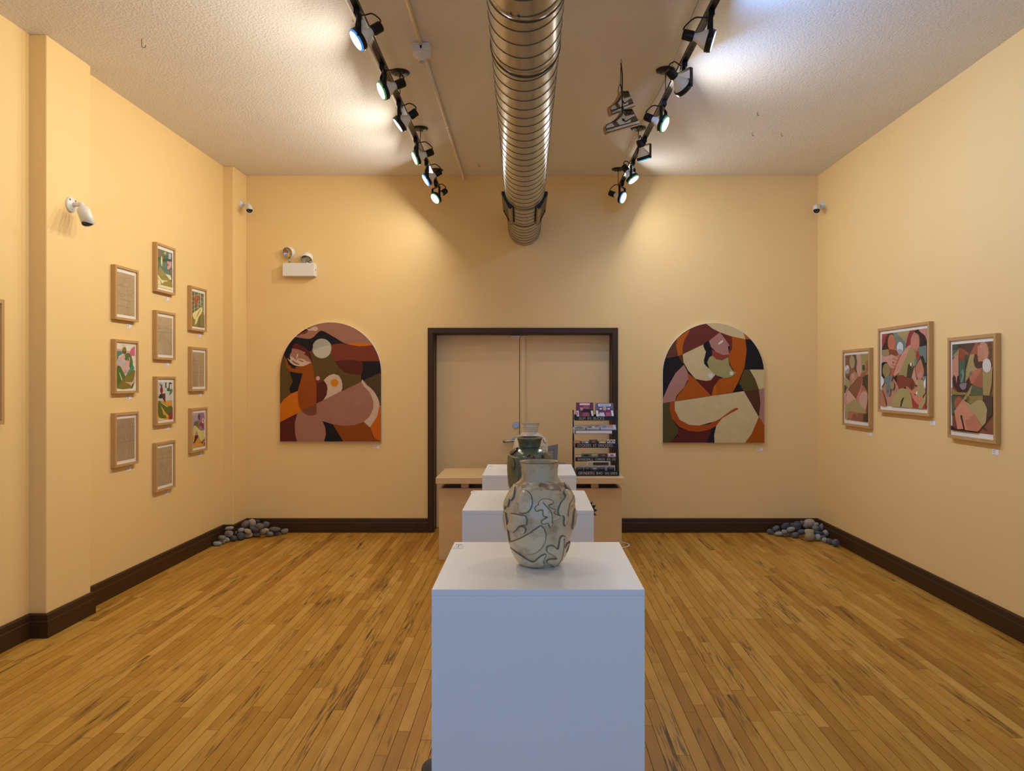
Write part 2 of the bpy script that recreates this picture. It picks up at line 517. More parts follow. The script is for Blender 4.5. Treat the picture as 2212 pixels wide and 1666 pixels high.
# door casing, two door leaves set back in the opening
tr = MB()
tr.box(OX0-0.053, OX0, BACK-0.018, BACK+0.005, 0, OZ+0.054).box(OX1, OX1+0.055, BACK-0.018, BACK+0.005, 0, OZ+0.054)
tr.box(OX0, OX1, BACK-0.018, BACK+0.005, OZ, OZ+0.054)
tr.box(OX0, OX0+0.006, BACK, 7.64, 0, OZ).box(OX1-0.006, OX1, BACK, 7.64, 0, OZ).box(OX0, OX1, BACK, 7.64, OZ-0.006, OZ)
st(tr, 'trim_1', M['trim'])
d1 = st(MB().box(OX0+0.008, -0.136, 7.64, 7.685, 0.008, OZ-0.008), 'door_1', M['door'], bevel=0.002)
p = at(1114.7, 918.6, 7.63)
MB().cyl((p.x,7.642,p.z),(p.x,7.622,p.z),0.034,0.031,28).cyl((p.x,7.624,p.z),(p.x,7.612,p.z),0.016,0.015,20).build('deadbolt', M['chrome'], d1)
q = at(1113, 951, 7.63)
lv = MB().cyl((q.x,7.642,q.z),(q.x,7.628,q.z),0.032,0.03,24).cyl((q.x,7.63,q.z),(q.x,7.585,q.z),0.012,0.012,14)
lv.tube([(q.x,7.588,q.z),(q.x-0.03,7.586,q.z-0.005),(q.x-0.09,7.588,q.z-0.012),(q.x-0.125,7.60,q.z-0.014)],0.0125,12)
lv.build('lever_handle', M['chrome'], d1)
MB().box(-0.225,-0.13,7.60,7.64,2.012,2.036).build('door_contact', M['pvc'], d1, bevel=0.004)
d2 = st(MB().box(-0.128, OX1-0.008, 7.645, 7.69, 0.008, OZ-0.008), 'door_2', M['door'], bevel=0.002)
MB().box(-0.130,-0.072,7.626,7.645,0.01,OZ-0.01).build('astragal', M['door'], d2, bevel=0.003)
ds = at(897, 1139, BACK-0.022)
tag(MB().cyl((ds.x,BACK-0.021,ds.z),(ds.x,BACK-0.045,ds.z),0.012,0.014,16).build('door_stop', M['trim']),
    'small dark door stop knob screwed to the baseboard left of the doors', 'door stop')

# floor boards
rnd = random.Random(5)
PW = 0.0572
boards = []
x = -3.06
while x < XR:
    y = FRONT - rnd.uniform(0, 0.9)
    while y < BACK - 0.02:
        L_ = rnd.choice([0.35,0.5,0.65,0.8,0.95,1.1,1.3,1.6]) * rnd.uniform(0.85,1.15)
        y1 = min(y+L_, BACK-0.002)
        if BACK - y1 < 0.12: y1 = BACK-0.002
        y0 = max(y, FRONT)
        if y1 > y0 + 0.02: boards.append((x, x+PW, y0, y1))
        y = y1
    x += PW
def proj_area(b):
    x0,x1,y0,y1 = b
    y0 = max(y0, 2.89)                       # in view from this depth on
    if y1 <= y0: return 0
    ya = CAMZ*F/y0; yb = CAMZ*F/y1
    xm = (x0+x1)/2*F/((y0+y1)/2)+CX
    if xm < -10 or xm > 2222: return 0
    if 945 < xm < 1385 and y0 < 6.2: return 0   # behind the plinths
    return abs(ya-yb)*(x1-x0)*F/((y0+y1)/2)
boards.sort(key=proj_area, reverse=True)
unit = bpy.data.meshes.new('board')
ub = MB().box(-0.5,0.5,-0.5,0.5,-1,0)
unit.from_pydata([tuple(v) for v in ub.v], [], ub.f); unit.materials.append(M['plank'])
fl = wloc(floor)
G = 0.0011
stuff = MB()
for i, (x0,x1,y0,y1) in enumerate(boards):
    dz = rnd.uniform(-0.0004, 0.0)
    if i < 300:
        o = bpy.data.objects.new('board', unit)
        o.parent = floor
        o.location = Vector(((x0+x1)/2,(y0+y1)/2,dz)) - fl
        o.scale = (x1-x0-2*G, y1-y0-2*G, 0.012)
        COL.objects.link(o)
    else:
        t = 255*rnd.random()**(1/2.2)
        stuff.box(x0+G, x1-G, y0+G, y1-G, -0.012, dz, col=(t,t,t))
# attribute stores a linear value per board
so = stuff.build('boards', M['plank_stuff'], floor, kind='stuff')
st(MB().box(OX0, OX1, BACK, 7.66, -0.014, 0.001), 'trim_2', M['plank'])
# ------------------------------------------------------------------ track lighting
TZ = CAMZ + 1.955
def track_x(side, d):
    return -0.9156 - 0.0098*(d-3.717) if side < 0 else 0.9405 - 0.0176*(d-3.717)
def make_track(side, label, canopies, y_end):
    y0 = FRONT + 0.3
    t = thing('track_rail', label, 'track', (track_x(side,4), 4.0, TZ), 'lighting tracks')
    a = Vector((track_x(side,y0), y0, TZ)); b = Vector((track_x(side,y_end), y_end, TZ))
    d = (b-a).normalized(); s = Vector((d.y,-d.x,0))
    rail = MB().bar(a, b, 0.036, 0.020)
    r_ = rail.build('channel', M['black'], t)
    for k in (-1, 1):
        MB().bar(a+s*0.0165*k-Vector((0,0,0.011)), b+s*0.0165*k-Vector((0,0,0.011)), 0.004, 0.004).build('slot_lip', M['alu'], t)
    MB().bar(b, b+d*0.03, 0.04, 0.026).build('end_cap', M['black'], t)
    for (px, py) in canopies:
        dd = 2.105*F/(CY-py); p = at(px, py, dd)
        # shallow canopy disc screwed to the ceiling, thin stem down to the rail
        MM = Matrix.Translation((p.x, p.y, CEIL))
        cn = MB().lathe([(0.0,-0.016),(0.04,-0.015),(0.062,-0.008),(0.065,-0.002),(0.065,0.0)], 32, MM)
        c_ = cn.build('canopy', M['black'], t)
        for (ex, ey) in ((0.03,-0.02),(-0.03,0.01)):
            MB().cyl((p.x+ex,p.y+ey,CEIL-0.014),(p.x+ex,p.y+ey,CEIL-0.02),0.005,0.004,8).build('screw', M['black'], c_)
        xt = track_x(side, dd)
        MB().cyl((p.x,p.y,CEIL-0.012),(p.x,p.y,TZ+0.004),0.0035,0.0035,10).bar((p.x,p.y,TZ+0.004),(xt,p.y,TZ+0.008),0.014,0.006).build('stem', M['alu'], t)
    return t
make_track(-1, 'black lighting track hanging under the ceiling left of the duct', [(864,156),(908,277),(943,367)], 7.22)
make_track(1, 'black lighting track hanging under the ceiling right of the duct', [(1437.7,151),(1379,276.5),(1335.4,365)], 7.22)

LENS = {}
def lens_mat(rgb):
    if rgb not in LENS: LENS[rgb] = emit_mat('lit_lens', rgb, 6.0)
    return LENS[rgb]
def rim_mat(rgb):
    k = ('rim', rgb)
    if k not in LENS: LENS[k] = emit_mat('glowing_lens_rim', rgb, 0.0 if max(rgb) < 90 else 1.0)
    return LENS[k]
def lamp(side, d, n, label, power=1.0, tint=(255,236,205), rim=(60,80,66), off=0.0, pan=0.0):
    n = Vector(n).normalized()
    xt = track_x(side, d)
    C = Vector((xt + off, d, TZ - 0.16))
    t = thing('track_spotlight', label, 'spotlight', (xt, d, TZ-0.012), 'gimbal spotlights on the ceiling tracks')
    # adapter clipped into the rail
    ad = MB().box(xt-0.016, xt+0.016, d-0.04, d+0.035, TZ-0.042, TZ-0.0105).cyl((xt,d,TZ-0.042),(xt,d,TZ-0.058),0.011,0.011,14)
    ad.build('adapter', M['blacksheen'], t, bevel=0.002)
    # square yoke: two flat arms and a top bar
    a = n.cross(Vector((0,0,1))); a.normalize()
    zt = TZ - 0.058
    R = 0.0615
    dy = (Vector((xt,d,0)) - Vector((C.x,C.y,0)))
    A1 = C + a*(R+0.004); A2 = C - a*(R+0.004)
    T1 = Vector((xt,d,zt)) + a*(R+0.004); T2 = Vector((xt,d,zt)) - a*(R+0.004)
    nh = Vector((n.x,n.y,0)).normalized()
    yk = MB().bar(T1, T2, 0.022, 0.004)
    for (P, Q) in ((T1, A1), (T2, A2)):
        yk.obox((P+Q)/2 - Vector((0,0,0.005)), (Q-P, nh, a), ((Q-P).length/2+0.006, 0.011, 0.002))
        yk.cyl(Q-a*0.006, Q+a*0.006, 0.006, 0.006, 10)
    yk.build('yoke', M['blacksheen'], t)
    MM = Matrix.Translation(C) @ n.to_track_quat('Z','Y').to_matrix().to_4x4()
    MB().lathe([(0.0555,-0.016),(0.060,-0.016),(0.060,0.006),(0.0555,0.006),(0.0555,-0.016)], 36, MM).build('ring', M['blacksheen'], t)
    bl = MB().lathe([(0.0555,0.001),(0.0550,-0.012),(0.050,-0.026),(0.041,-0.044),(0.030,-0.060),(0.0215,-0.074),(0.019,-0.088),(0.018,-0.094)], 36, MM).build('bulb', M['bulb'], t)
    MB().lathe([(0.0555,0.001),(0.0575,0.007),(0.0575,0.015),(0.050,0.016)], 36, MM).build('lens_rim', rim_mat(rim), bl)
    MB().lathe([(0.050,0.016),(0.035,0.0170),(0.015,0.0175),(0.0005,0.0176)], 36, MM).build('lens', lens_mat(tint), bl)
    sk = MB().lathe([(0.019,-0.088),(0.027,-0.089),(0.0285,-0.095),(0.0285,-0.142),(0.026,-0.148),(0.0005,-0.148)], 28, MM).build('socket', M['blacksheen'], t)
    # flex from socket back to the adapter
    e = MM @ Vector((0,0,-0.14)) ; e = e + Vector((0,0,0.024))
    s0 = Vector((xt, d, TZ-0.035))
    mid = (e+s0)/2 + Vector((0,0,0.03)) - nh*0.015
    MB().tube(smooth_poly([tuple(s0), tuple((s0*0.7+mid*0.3)-nh*0.01), tuple(mid), tuple(e+Vector((0,0,0.015))), tuple(e-Vector((0,0,0.006)))], 4, False), 0.0042, 8).build('flex', M['black'], sk)
    l = bpy.data.lights.new('spotlight_beam', 'AREA')
    l.shape = 'DISK'; l.size = 0.086; l.energy = LAMP_W*power
    lc = lin(tint); l.color = lc[:3]
    lo = bpy.data.objects.new('spotlight_beam', l)
    lo.parent = t
    lo.location = C + n*0.0195 - wloc(t)
    lo.rotation_euler = n.to_track_quat('-Z','Y').to_euler()
    COL.objects.link(lo)
    return t
BLUE, GREEN, DARK = (60,130,200), (70,120,80), (52,58,54)
WARM, COOL, NEUT = (252,246,233), (128,182,255), (246,247,248)
lamp(-1, 3.807, (-.74,-.24,-.58), 'nearest lit spotlight on the left track, blue lens rim', 1.0, WARM, BLUE)
lamp(-1, 4.475, (-.80,-.30,-.45), 'second lit spotlight from the camera on the left track, beside the first canopy', 1.0, WARM, GREEN)
lamp(-1, 5.064, (-.76,-.08,-.60), 'third spotlight on the left track, seen almost edge on', 1.0, WARM, DARK)
lamp(-1, 5.833, (-.87,-.25,-.42), 'fourth spotlight on the left track, below the second canopy', 1.0, WARM, GREEN)
lamp(-1, 6.464, (-.78,-.20,-.54), 'fifth spotlight on the left track, beside the farthest canopy, blue lens rim', 1.0, WARM, BLUE)
lamp(-1, 7.12, (-.60,-.47,-.62), 'last spotlight on the left track, hanging in front of the back wall', 0.65, NEUT, GREEN)
lamp(1, 3.822, (.92,-.16,-.30), 'nearest spotlight on the right track, aimed sideways and washing the ceiling blue-white', 1.35, COOL, DARK)
lamp(1, 4.44, (.70,.45,-.55), 'second spotlight on the right track, turned away to show its pale bulb', 1.0, COOL, DARK)
lamp(1, 5.06, (.80,-.36,-.48), 'third spotlight on the right track, lit lens with green rim facing right', 1.0, WARM, GREEN)
lamp(1, 5.845, (.30,.25,-.92), 'fourth spotlight on the right track, aimed straight down under the hanging sneakers', 1.0, COOL, (60,150,160))
lamp(1, 6.435, (.52,-.20,-.80), 'fifth spotlight on the right track, beside the farthest canopy', 1.0, NEUT, GREEN)
lamp(1, 7.10, (.78,-.45,-.42), 'last spotlight on the right track, blue rim, in front of the back wall', 0.65, NEUT, BLUE)
# the same tracks run on over the camera; unseen fill lamps added there
for i, d in enumerate((2.6,)):
    lamp(-1, d, (-.72,.10,-.66), 'unseen spotlight added for fill on the left track overhead', 1.0, WARM, DARK)
    lamp(1, d, (.72,.10,-.66), 'unseen spotlight added for fill on the right track overhead', 1.0, WARM, DARK)

# thin wire lying along the right track
wp = [(track_x(1,d)-0.045+0.006*math.sin(d*3), d, TZ+0.03+0.05*abs(math.sin(d*1.3))) for d in [1.0+0.4*i for i in range(16)]]
tag(MB().tube(wp, 0.0016, 6).build('wire', M['alu']), 'thin bare wire strung along the right lighting track', 'wire')

# ------------------------------------------------------------------ spiral duct
def duct():
    dr = Vector((-0.0122, 1, -0.0134)).normalized()
    r = 0.162
    # axis point at depth 0
    def axis(y): return Vector((0.0088 - 0.0122*y, y, CAMZ + 1.647 - 0.0134*y))
    t = thing('spiral_duct', 'round galvanised spiral air duct running along the middle of the ceiling', 'duct', axis(BACK-0.002) - Vector((0,0,r)))
    a, b = axis(FRONT+0.02), axis(BACK-0.003)
    q = dr.to_track_quat('Z','Y').to_matrix().to_4x4()
    L_ = (b-a).length
    pr = [(r, L_*k/160) for k in range(161)]
    MB().lathe(pr, 72, Matrix.Translation(a) @ q, cap1=True).build('body', M['duct'], t)
    # helical lock seam
    path = []; pitch = 0.12; n = 40; turns = (L_-0.02)/pitch
    u = q.to_3x3() @ Vector((1,0,0)); w = q.to_3x3() @ Vector((0,1,0))
    for k in range(int(turns*n)):
        th = 2*math.pi*k/n
        path.append(a + dr*(0.01+pitch*k/n) + (u*math.cos(th)+w*math.sin(th))*(r+0.0003))
    MB().tube(path, 0.0026, 5).build('spiral_seam', M['seam'], t)
    for y in (2.9, 3.41, 5.93, 6.545):
        c = axis(y); thick = 0.004 if y != 3.41 else 0.006
        MM = Matrix.Translation(c) @ q
        MB().lathe([(r-0.001,-0.02),(r+0.0016,-0.019),(r+0.0016,0.019),(r-0.001,0.02)], 72, MM).build('joint_band', M['duct'], t)
        MB().lathe([(r,0.019),(r+thick,0.0205),(r+thick,0.0245),(r,0.026)], 72, MM).build('joint_bead', M['seam'], t)
    for (y, th) in ((2.88,-1.95),(2.88,-1.75),(5.915,-1.75)):
        c = axis(y); k = Vector((math.cos(th),0,math.sin(th)))
        MB().cyl(c+k*(r+0.003), c+k*(r+0.008), 0.006, 0.004, 10).build('rivet', M['chrome'], t)
    # saddle grilles on both lower flanks near the back wall
    for s in (-1, 1):
        y0, y1 = 5.95, 6.53
        def pt(ang, rad, y):
            c = axis(y)
            return c + Vector((s*math.cos(ang), 0, -math.sin(ang)))*rad
        a0, a1 = math.radians(4), math.radians(54)
        g = MB()
        # dark saddle end plates following the duct
        for (ya, yb) in ((y0, y0+0.018), (y1-0.018, y1)):
            inner = [pt(a0+(a1-a0)*k/8, r-0.002, ya) for k in range(9)]
            outer = [pt(a0, 0.186, ya), pt(a0+0.1, 0.194, ya), pt((a0+a1)/2, 0.184, ya), pt(a1-0.1, 0.198, ya), pt(a1, 0.196, ya)]
            ring = inner + outer[::-1]
            cc = axis(ya)
            poly = [((p_.x-cc.x), (p_.z-cc.z)) for p_ in ring]
            g.prism(poly, cc, (1,0,0), (0,0,1), (0,1,0), 0.0, yb-ya)
        gr = g.build('saddle_grille', M['black'], t)
        for (ang, rad, wd) in ((a0+0.04, 0.183, 0.016), (a1-0.06, 0.185, 0.03)):
            p0, p1 = pt(ang, rad, y0+0.002), pt(ang, rad, y1-0.002)
            nrm = pt(ang, 1.0, y0) - pt(ang, 0.5, y0)
            MB().bar(p0, p1, wd, 0.02, up=tuple(nrm)).build('rail', M['galv'], gr)
        mid = (a0+a1)/2
        nrm = pt(mid, 1.0, y0) - pt(mid, 0.5, y0)
        MB().bar(pt(mid,0.171,y0+0.018), pt(mid,0.171,y1-0.018), 0.10, 0.006, up=tuple(nrm)).build('louvre_panel', M['pale_galv'], gr)
        tan = nrm.cross(Vector((0,1,0))).normalized()
        for k in range(-2, 3):
            MB().bar(pt(mid,0.176,y0+0.02)+tan*0.018*k, pt(mid,0.176,y1-0.02)+tan*0.018*k, 0.003, 0.008, up=tuple(nrm)).build('louvre', M['galv'], gr)
    return t
def duct_mat(name, base, r0, r1):
    m, nt, b = new_mat(name)
    N, L = nt.nodes, nt.links
    geo = N.new('ShaderNodeNewGeometry')
    mp = N.new('ShaderNodeMapping'); mp.inputs['Scale'].default_value = (7, 1.4, 7); L.new(geo.outputs['Position'], mp.inputs['Vector'])
    nz = N.new('ShaderNodeTexNoise'); nz.inputs['Scale'].default_value = 3.0; nz.inputs['Detail'].default_value = 5; L.new(mp.outputs[0], nz.inputs['Vector'])
    mr = N.new('ShaderNodeMapRange'); mr.inputs['To Min'].default_value = r0; mr.inputs['To Max'].default_value = r1
    L.new(nz.outputs['Fac'], mr.inputs['Value']); L.new(mr.outputs[0], b.inputs['Roughness'])
    mx = N.new('ShaderNodeMix'); mx.data_type = 'RGBA'; c = lin(base)
    mx.inputs[6].default_value = tuple(x*0.8 for x in c[:3])+(1,); mx.inputs[7].default_value = tuple(min(1,x*1.12) for x in c[:3])+(1,)
    L.new(nz.outputs['Fac'], mx.inputs[0]); L.new(mx.outputs[2], b.inputs['Base Color'])
    b.inputs['Metallic'].default_value = 0.95
    return m
M['duct'] = duct_mat('galvanised_spiral_sheet', (184,183,180), 0.22, 0.40)
M['galv'] = duct_mat('galvanised_rail', (150,138,118), 0.35, 0.5)
M['pale_galv'] = mat('pale_register_paint', (196,180,150), 0.5, var=0.05)
M['seam'] = mat('dark_seam_metal', (84,76,62), 0.4, metal=0.7, var=0.15)
duct()

# ------------------------------------------------------------------ ceiling fittings
cx = -0.687
jb = thing('ceiling_box', 'white square electrical box with a bare round lampholder on the ceiling', 'lampholder', (cx-0.005,4.55,CEIL))
jx, jy = cx-0.006, 4.55
MB().box(jx-0.056,jx+0.056,jy-0.056,jy+0.056,CEIL-0.05,CEIL-0.0005).build('box', M['pvc'], jb, bevel=0.004)
MM = Matrix.Translation((jx, jy, CEIL-0.05)) @ Matrix.Rotation(math.pi, 4, 'X')
MB().lathe([(0.056,0.0),(0.058,0.008),(0.054,0.016),(0.030,0.028),(0.024,0.032),(0.022,0.05),(0.019,0.052),(0.017,0.03),(0.0005,0.03)], 32, MM).build('lampholder', M['pvc'], jb)
for e_ in (-1, 1): MB().cyl((jx+0.035*e_,jy+0.01*e_,CEIL-0.066),(jx+0.035*e_,jy+0.01*e_,CEIL-0.069),0.004,0.004,8).build('screw', M['dark_ink'], jb)
MB().box(jx-0.006,jx+0.006,jy-0.0585,jy-0.056,CEIL-0.04,CEIL-0.02).build('knockout', M['dark_ink'], jb)
def conduit(label, pts, r=0.0115, clips=()):
    t = thing('conduit', label, 'conduit', pts[0])
    MB().tube(pts, r, 10).build('pipe', M['raceway'], t)
    for (x_, y_) in clips:
        MB().box(x_-0.026,x_+0.026,y_-0.008,y_+0.008,CEIL-0.004,CEIL-0.0003).box(x_-0.016,x_+0.016,y_-0.008,y_+0.008,CEIL-0.027,CEIL-0.004).build('clip', M['raceway'], t)
    return t
def cxy(y): return -0.672 - 0.0050*y
conduit('painted conduit on the ceiling feeding the white electrical box from the front', [(cxy(y), y, CEIL-0.013) for y in (FRONT+0.02,1,2.5,4.49)], clips=[(cxy(3.2),3.2)])
conduit('painted conduit on the ceiling from the white electrical box to the back wall', [(cxy(y), y, CEIL-0.013) for y in (4.61,5.5,6.4,7.30)]+[(cxy(7.4),7.39,CEIL-0.02),(cxy(7.4),7.425,CEIL-0.05)], clips=[(cxy(5.95),5.95),(cxy(6.9),6.9)])
conduit('painted conduit on the ceiling alongside the left lighting track', [(-1.018-0.002*y, y, CEIL-0.013) for y in (FRONT+0.02,1,3,5,6.35)], clips=[(-1.027,4.25),(-1.029,5.6)])
def hook(px, py, label, s=1.0):
    d = 2.105*F/(CY-py); p = at(px, py, d); p.z = CEIL
    pts = [(0,0,0.004),(0,0,-0.03*s)] + [(0.010*s*(1-math.cos(a)), 0, -0.03*s-0.012*s*math.sin(a)) for a in [k*math.pi/8 for k in range(1,9)]]
    o = MB().tube([p+Vector(q) for q in pts], 0.002, 6).build('ceiling_hook', M['hook'])
    return tag(o, label, 'hook')
M['hook'] = mat('dull_steel_hook', (96,90,78), 0.4, metal=0.8)
hook(306, 84, 'bare metal hook screwed into the ceiling near the left pilaster', 1.3)
hook(1034, 354, 'small metal hook in the ceiling left of the duct near the back wall', 0.7)
hook(1636, 243, 'small hook in the ceiling right of the right track, nearest of three', 0.6)
hook(1625, 287, 'small hook in the ceiling beyond the right track, left of a pair', 0.6)
hook(1688, 288, 'small hook in the ceiling beyond the right track, right of a pair', 0.6)

# hanging flat sneaker cut-outs
def sneaker(ox, oy, d, ang, yaw, label, name='hanging_sneaker', sx=1.0):
    """cut-out traced in crop pixels of the lower shoe; (ox, oy) shifts it"""
    sc = 0.114/F*d
    fc = at(1290+460*0.114, 120+1010*0.114, d)        # cord knot of the lower shoe
    U = Vector((math.cos(yaw), math.sin(yaw), 0)); V = Vector((0,0,1)); W = Vector((math.sin(yaw), -math.cos(yaw), 0))
    o3 = fc + Vector((ox*sc, 0, -oy*sc))
    ca, sa = math.cos(ang), math.sin(ang)
    def T(P):
        out = []
        for (x_, y_) in P:
            u, v = (x_-480)*sc*sx, -(y_-1010)*sc
            out.append((u*ca-v*sa, u*sa+v*ca))
        return out
    outline = smooth_poly([(480,1030),(505,1012),(690,1000)],3,False) + [(735,1090),(775,1185),(828,1300)] + [(500,1385),(150,1482)] + smooth_poly([(125,1410),(122,1350),(155,1300),(245,1258),(330,1200),(400,1140),(450,1080),(480,1030)],4,False)
    bk = thing(name, label, 'sneaker sign', fc + Vector((ox*sc,0,-oy*sc-0.16)), 'hanging sneaker cut-outs')
    MB().prism(T(outline), o3, U, V, W, -0.030, 0.0).build('board', M['plywood'], bk)
    OL, WH, BK, GR = (104,92,58), (214,204,186), (24,22,20), (178,172,162)
    layers = [
        (BK, smooth_poly([(492,1040),(512,1024),(682,1012)],3,False)+[(722,1090),(760,1185),(812,1290),(500,1372),(158,1464)]+smooth_poly([(140,1405),(136,1352),(165,1312),(255,1270),(340,1212),(410,1150),(460,1092),(492,1040)],4,False)),
        (WH, [(500,1050),(715,1090),(755,1185),(780,1225),(420,1320),(155,1390),(145,1350),(175,1318),(262,1280),(350,1222),(420,1160)]),
        (OL, [(140,1378),(320,1338),(410,1325),(150,1402)]),
        (OL, smooth_poly([(255,1280),(350,1222),(420,1160),(475,1090),(510,1100),(440,1170),(360,1240)],3)+[(255,1280)]),
        (OL, [(270,1285),(355,1240),(420,1325),(310,1345),(312,1330)]),
        (BK, [(500,1030),(684,1014),(700,1046),(520,1058)]),
        (OL, [(508,1062),(706,1054),(725,1108),(640,1140),(560,1142),(512,1112)]),
        (BK, smooth_poly([(510,1112),(560,1140),(625,1138),(725,1105),(632,1152),(560,1154)],3)),
        (OL, [(640,1192),(742,1142),(786,1224),(642,1264)]),
        (WH, [(560,1148),(720,1120),(735,1135),(600,1215)]),
        (BK, [(470,1192),(530,1206),(512,1214),(520,1228),(545,1240),(738,1134),(610,1222),(550,1258),(515,1256),(495,1240),(480,1246)]),
        (WH, [(146,1412),(790,1240),(806,1282),(154,1452)]),
        (GR, [(146,1412),(300,1371),(306,1396),(150,1440)]),
    ]
    pr = MB()
    for i, (c, P) in enumerate(layers): pr.flat(T(P), o3, U, V, W, 0.0006+0.0003*i, col=c)
    for k in range(7):
        x_, y_ = 285+29*k, 1262-26*k+ (k*k*0.8)
        pr.flat(T([(x_,y_),(x_+8,y_-6),(x_+36,y_+18),(x_+28,y_+26)]), o3, U, V, W, 0.0006+0.0003*14, col=BK)
    # AIR
    for chars, x0 in (('A',560),('i',598),('R',630)):
        segs = {'A':[[(0,44),(0,0),(28,0),(28,44)],[(0,22),(28,22)]], 'i':[[(12,14),(12,44)],[(12,0),(12,6)]], 'R':[[(0,44),(0,0),(26,0),(26,22),(0,22)],[(10,22),(28,44)]]}[chars]
        for sg in segs:
            for qd in ribbon([(x0+p_[0], 1072+p_[1]) for p_ in sg], 9):
                pr.flat(T(qd), o3, U, V, W, 0.0006+0.0003*15, col=BK)
    pr.build('printed_face', M['print'], bk)
    return bk
M['plywood'] = mat('cut_plywood_edge', (196,150,98), 0.7, var=0.15, vscale=40)
SD = 4.734
sneaker(0, 0, SD, 0.095, math.radians(15), 'lower of two hanging flat sneaker cut-outs, olive and white, lettered AIR', sx=1/math.cos(math.radians(15)))
sneaker(-15, -345, SD+0.05, 0.17, math.radians(32), 'upper of two hanging flat sneaker cut-outs, partly hidden behind the cord', sx=0.9)
k0 = at(1341.5, 127, SD); k0.z = CEIL
hookp = MB().tube([k0+Vector(q) for q in ((0,0,0.003),(0,0,-0.012),(0.006,0,-0.02),(0.004,0,-0.03),(-0.004,0,-0.03),(-0.005,0,-0.022))], 0.0018, 6).build('ceiling_hook', M['hook'])
tag(hookp, 'small steel eye hook in the ceiling holding the sneaker cord', 'hook')
k1 = at(1344.5, 233, SD-0.02); k2 = at(1345, 245, SD-0.02)
cord = thing('elastic_cord', 'black elastic cord hanging the two sneaker cut-outs from a ceiling hook', 'cord', k2)
MB().tube([k0+Vector((0,0,-0.03)), at(1344,160,SD-0.02), at(1344,205,SD-0.025), k1, k2], 0.0045, 8).build('strand', M['black'], cord)
MB().tube([k0+Vector((0,0,-0.03)), at(1340.5,160,SD-0.02), at(1340,180,SD-0.025), at(1336.5,188,SD-0.03), at(1334.5,200,SD-0.03)], 0.0022, 8).build('strand', M['black'], cord)
MB().tube([at(1340,182,SD-0.03), at(1342.5,192,SD-0.03), at(1342.5,202,SD-0.03)], 0.0035, 8).build('strand', M['black'], cord)
MB().lathe([(0.0005,-0.014),(0.008,-0.008),(0.009,0.0),(0.007,0.010),(0.0005,0.014)], 12, Matrix.Translation(k1)).build('knot', M['black'], cord)

# ------------------------------------------------------------------ emergency light
def emergency():
    t = thing('emergency_light', 'white emergency light box with two round lamp heads on the back wall', 'emergency light', (-2.41, BACK, 2.63))
    f = BACK-0.085
    a, b = at(610, 568, f), at(679, 596.4, f)
    MB().box(a.x, b.x, f, BACK-0.0005, b.z, a.z).build('housing', M['pvc'], t, bevel=0.005, seg=2)
    MB().cyl((b.x-0.004,f+0.04,(a.z+b.z)/2),(b.x+0.003,f+0.04,(a.z+b.z)/2),0.006,0.006,10).build('test_button', M['dark_ink'], t)
    def head(px, py, n, r=0.062):
        n = Vector(n).normalized(); c = at(px, py, f+0.02)
        MM = Matrix.Translation(c) @ n.to_track_quat('Z','Y').to_matrix().to_4x4()
        h = MB().lathe([(0.0005,-0.072),(0.030,-0.068),(0.050,-0.052),(0.060,-0.025),(r,0.0),(r,0.006),(r-0.006,0.008)], 32, MM).build('lamp_head', M['pvc'], t)
        MB().lathe([(r-0.006,0.008),(r-0.008,0.003)], 32, MM).build('bezel', M['chairgrey'], h)
        MB().lathe([(r-0.007,0.003),(0.045,-0.006),(0.02,-0.022),(0.0005,-0.03)], 32, MM).build('reflector', M['reflector'], h)
        MB().lathe([(r-0.008,0.004),(0.04,0.006),(0.0005,0.007)], 32, MM).build('lens', M['glass'], h)
        return c
    c1 = head(622, 546, (-.30,-.80,-.25))
    c2 = head(662, 560, (.0,-.62,-.78))
    MB().cyl((c1.x+0.012,f+0.03,a.z-0.004),(c1.x+0.012,f+0.03,c1.z-0.045),0.010,0.009,14).build('neck', M['chrome'], t)
    MB().cyl((c2.x,f+0.045,a.z-0.004),(c2.x,f+0.045,c2.z-0.02),0.010,0.009,14).build('neck', M['chrome'], t)
emergency()

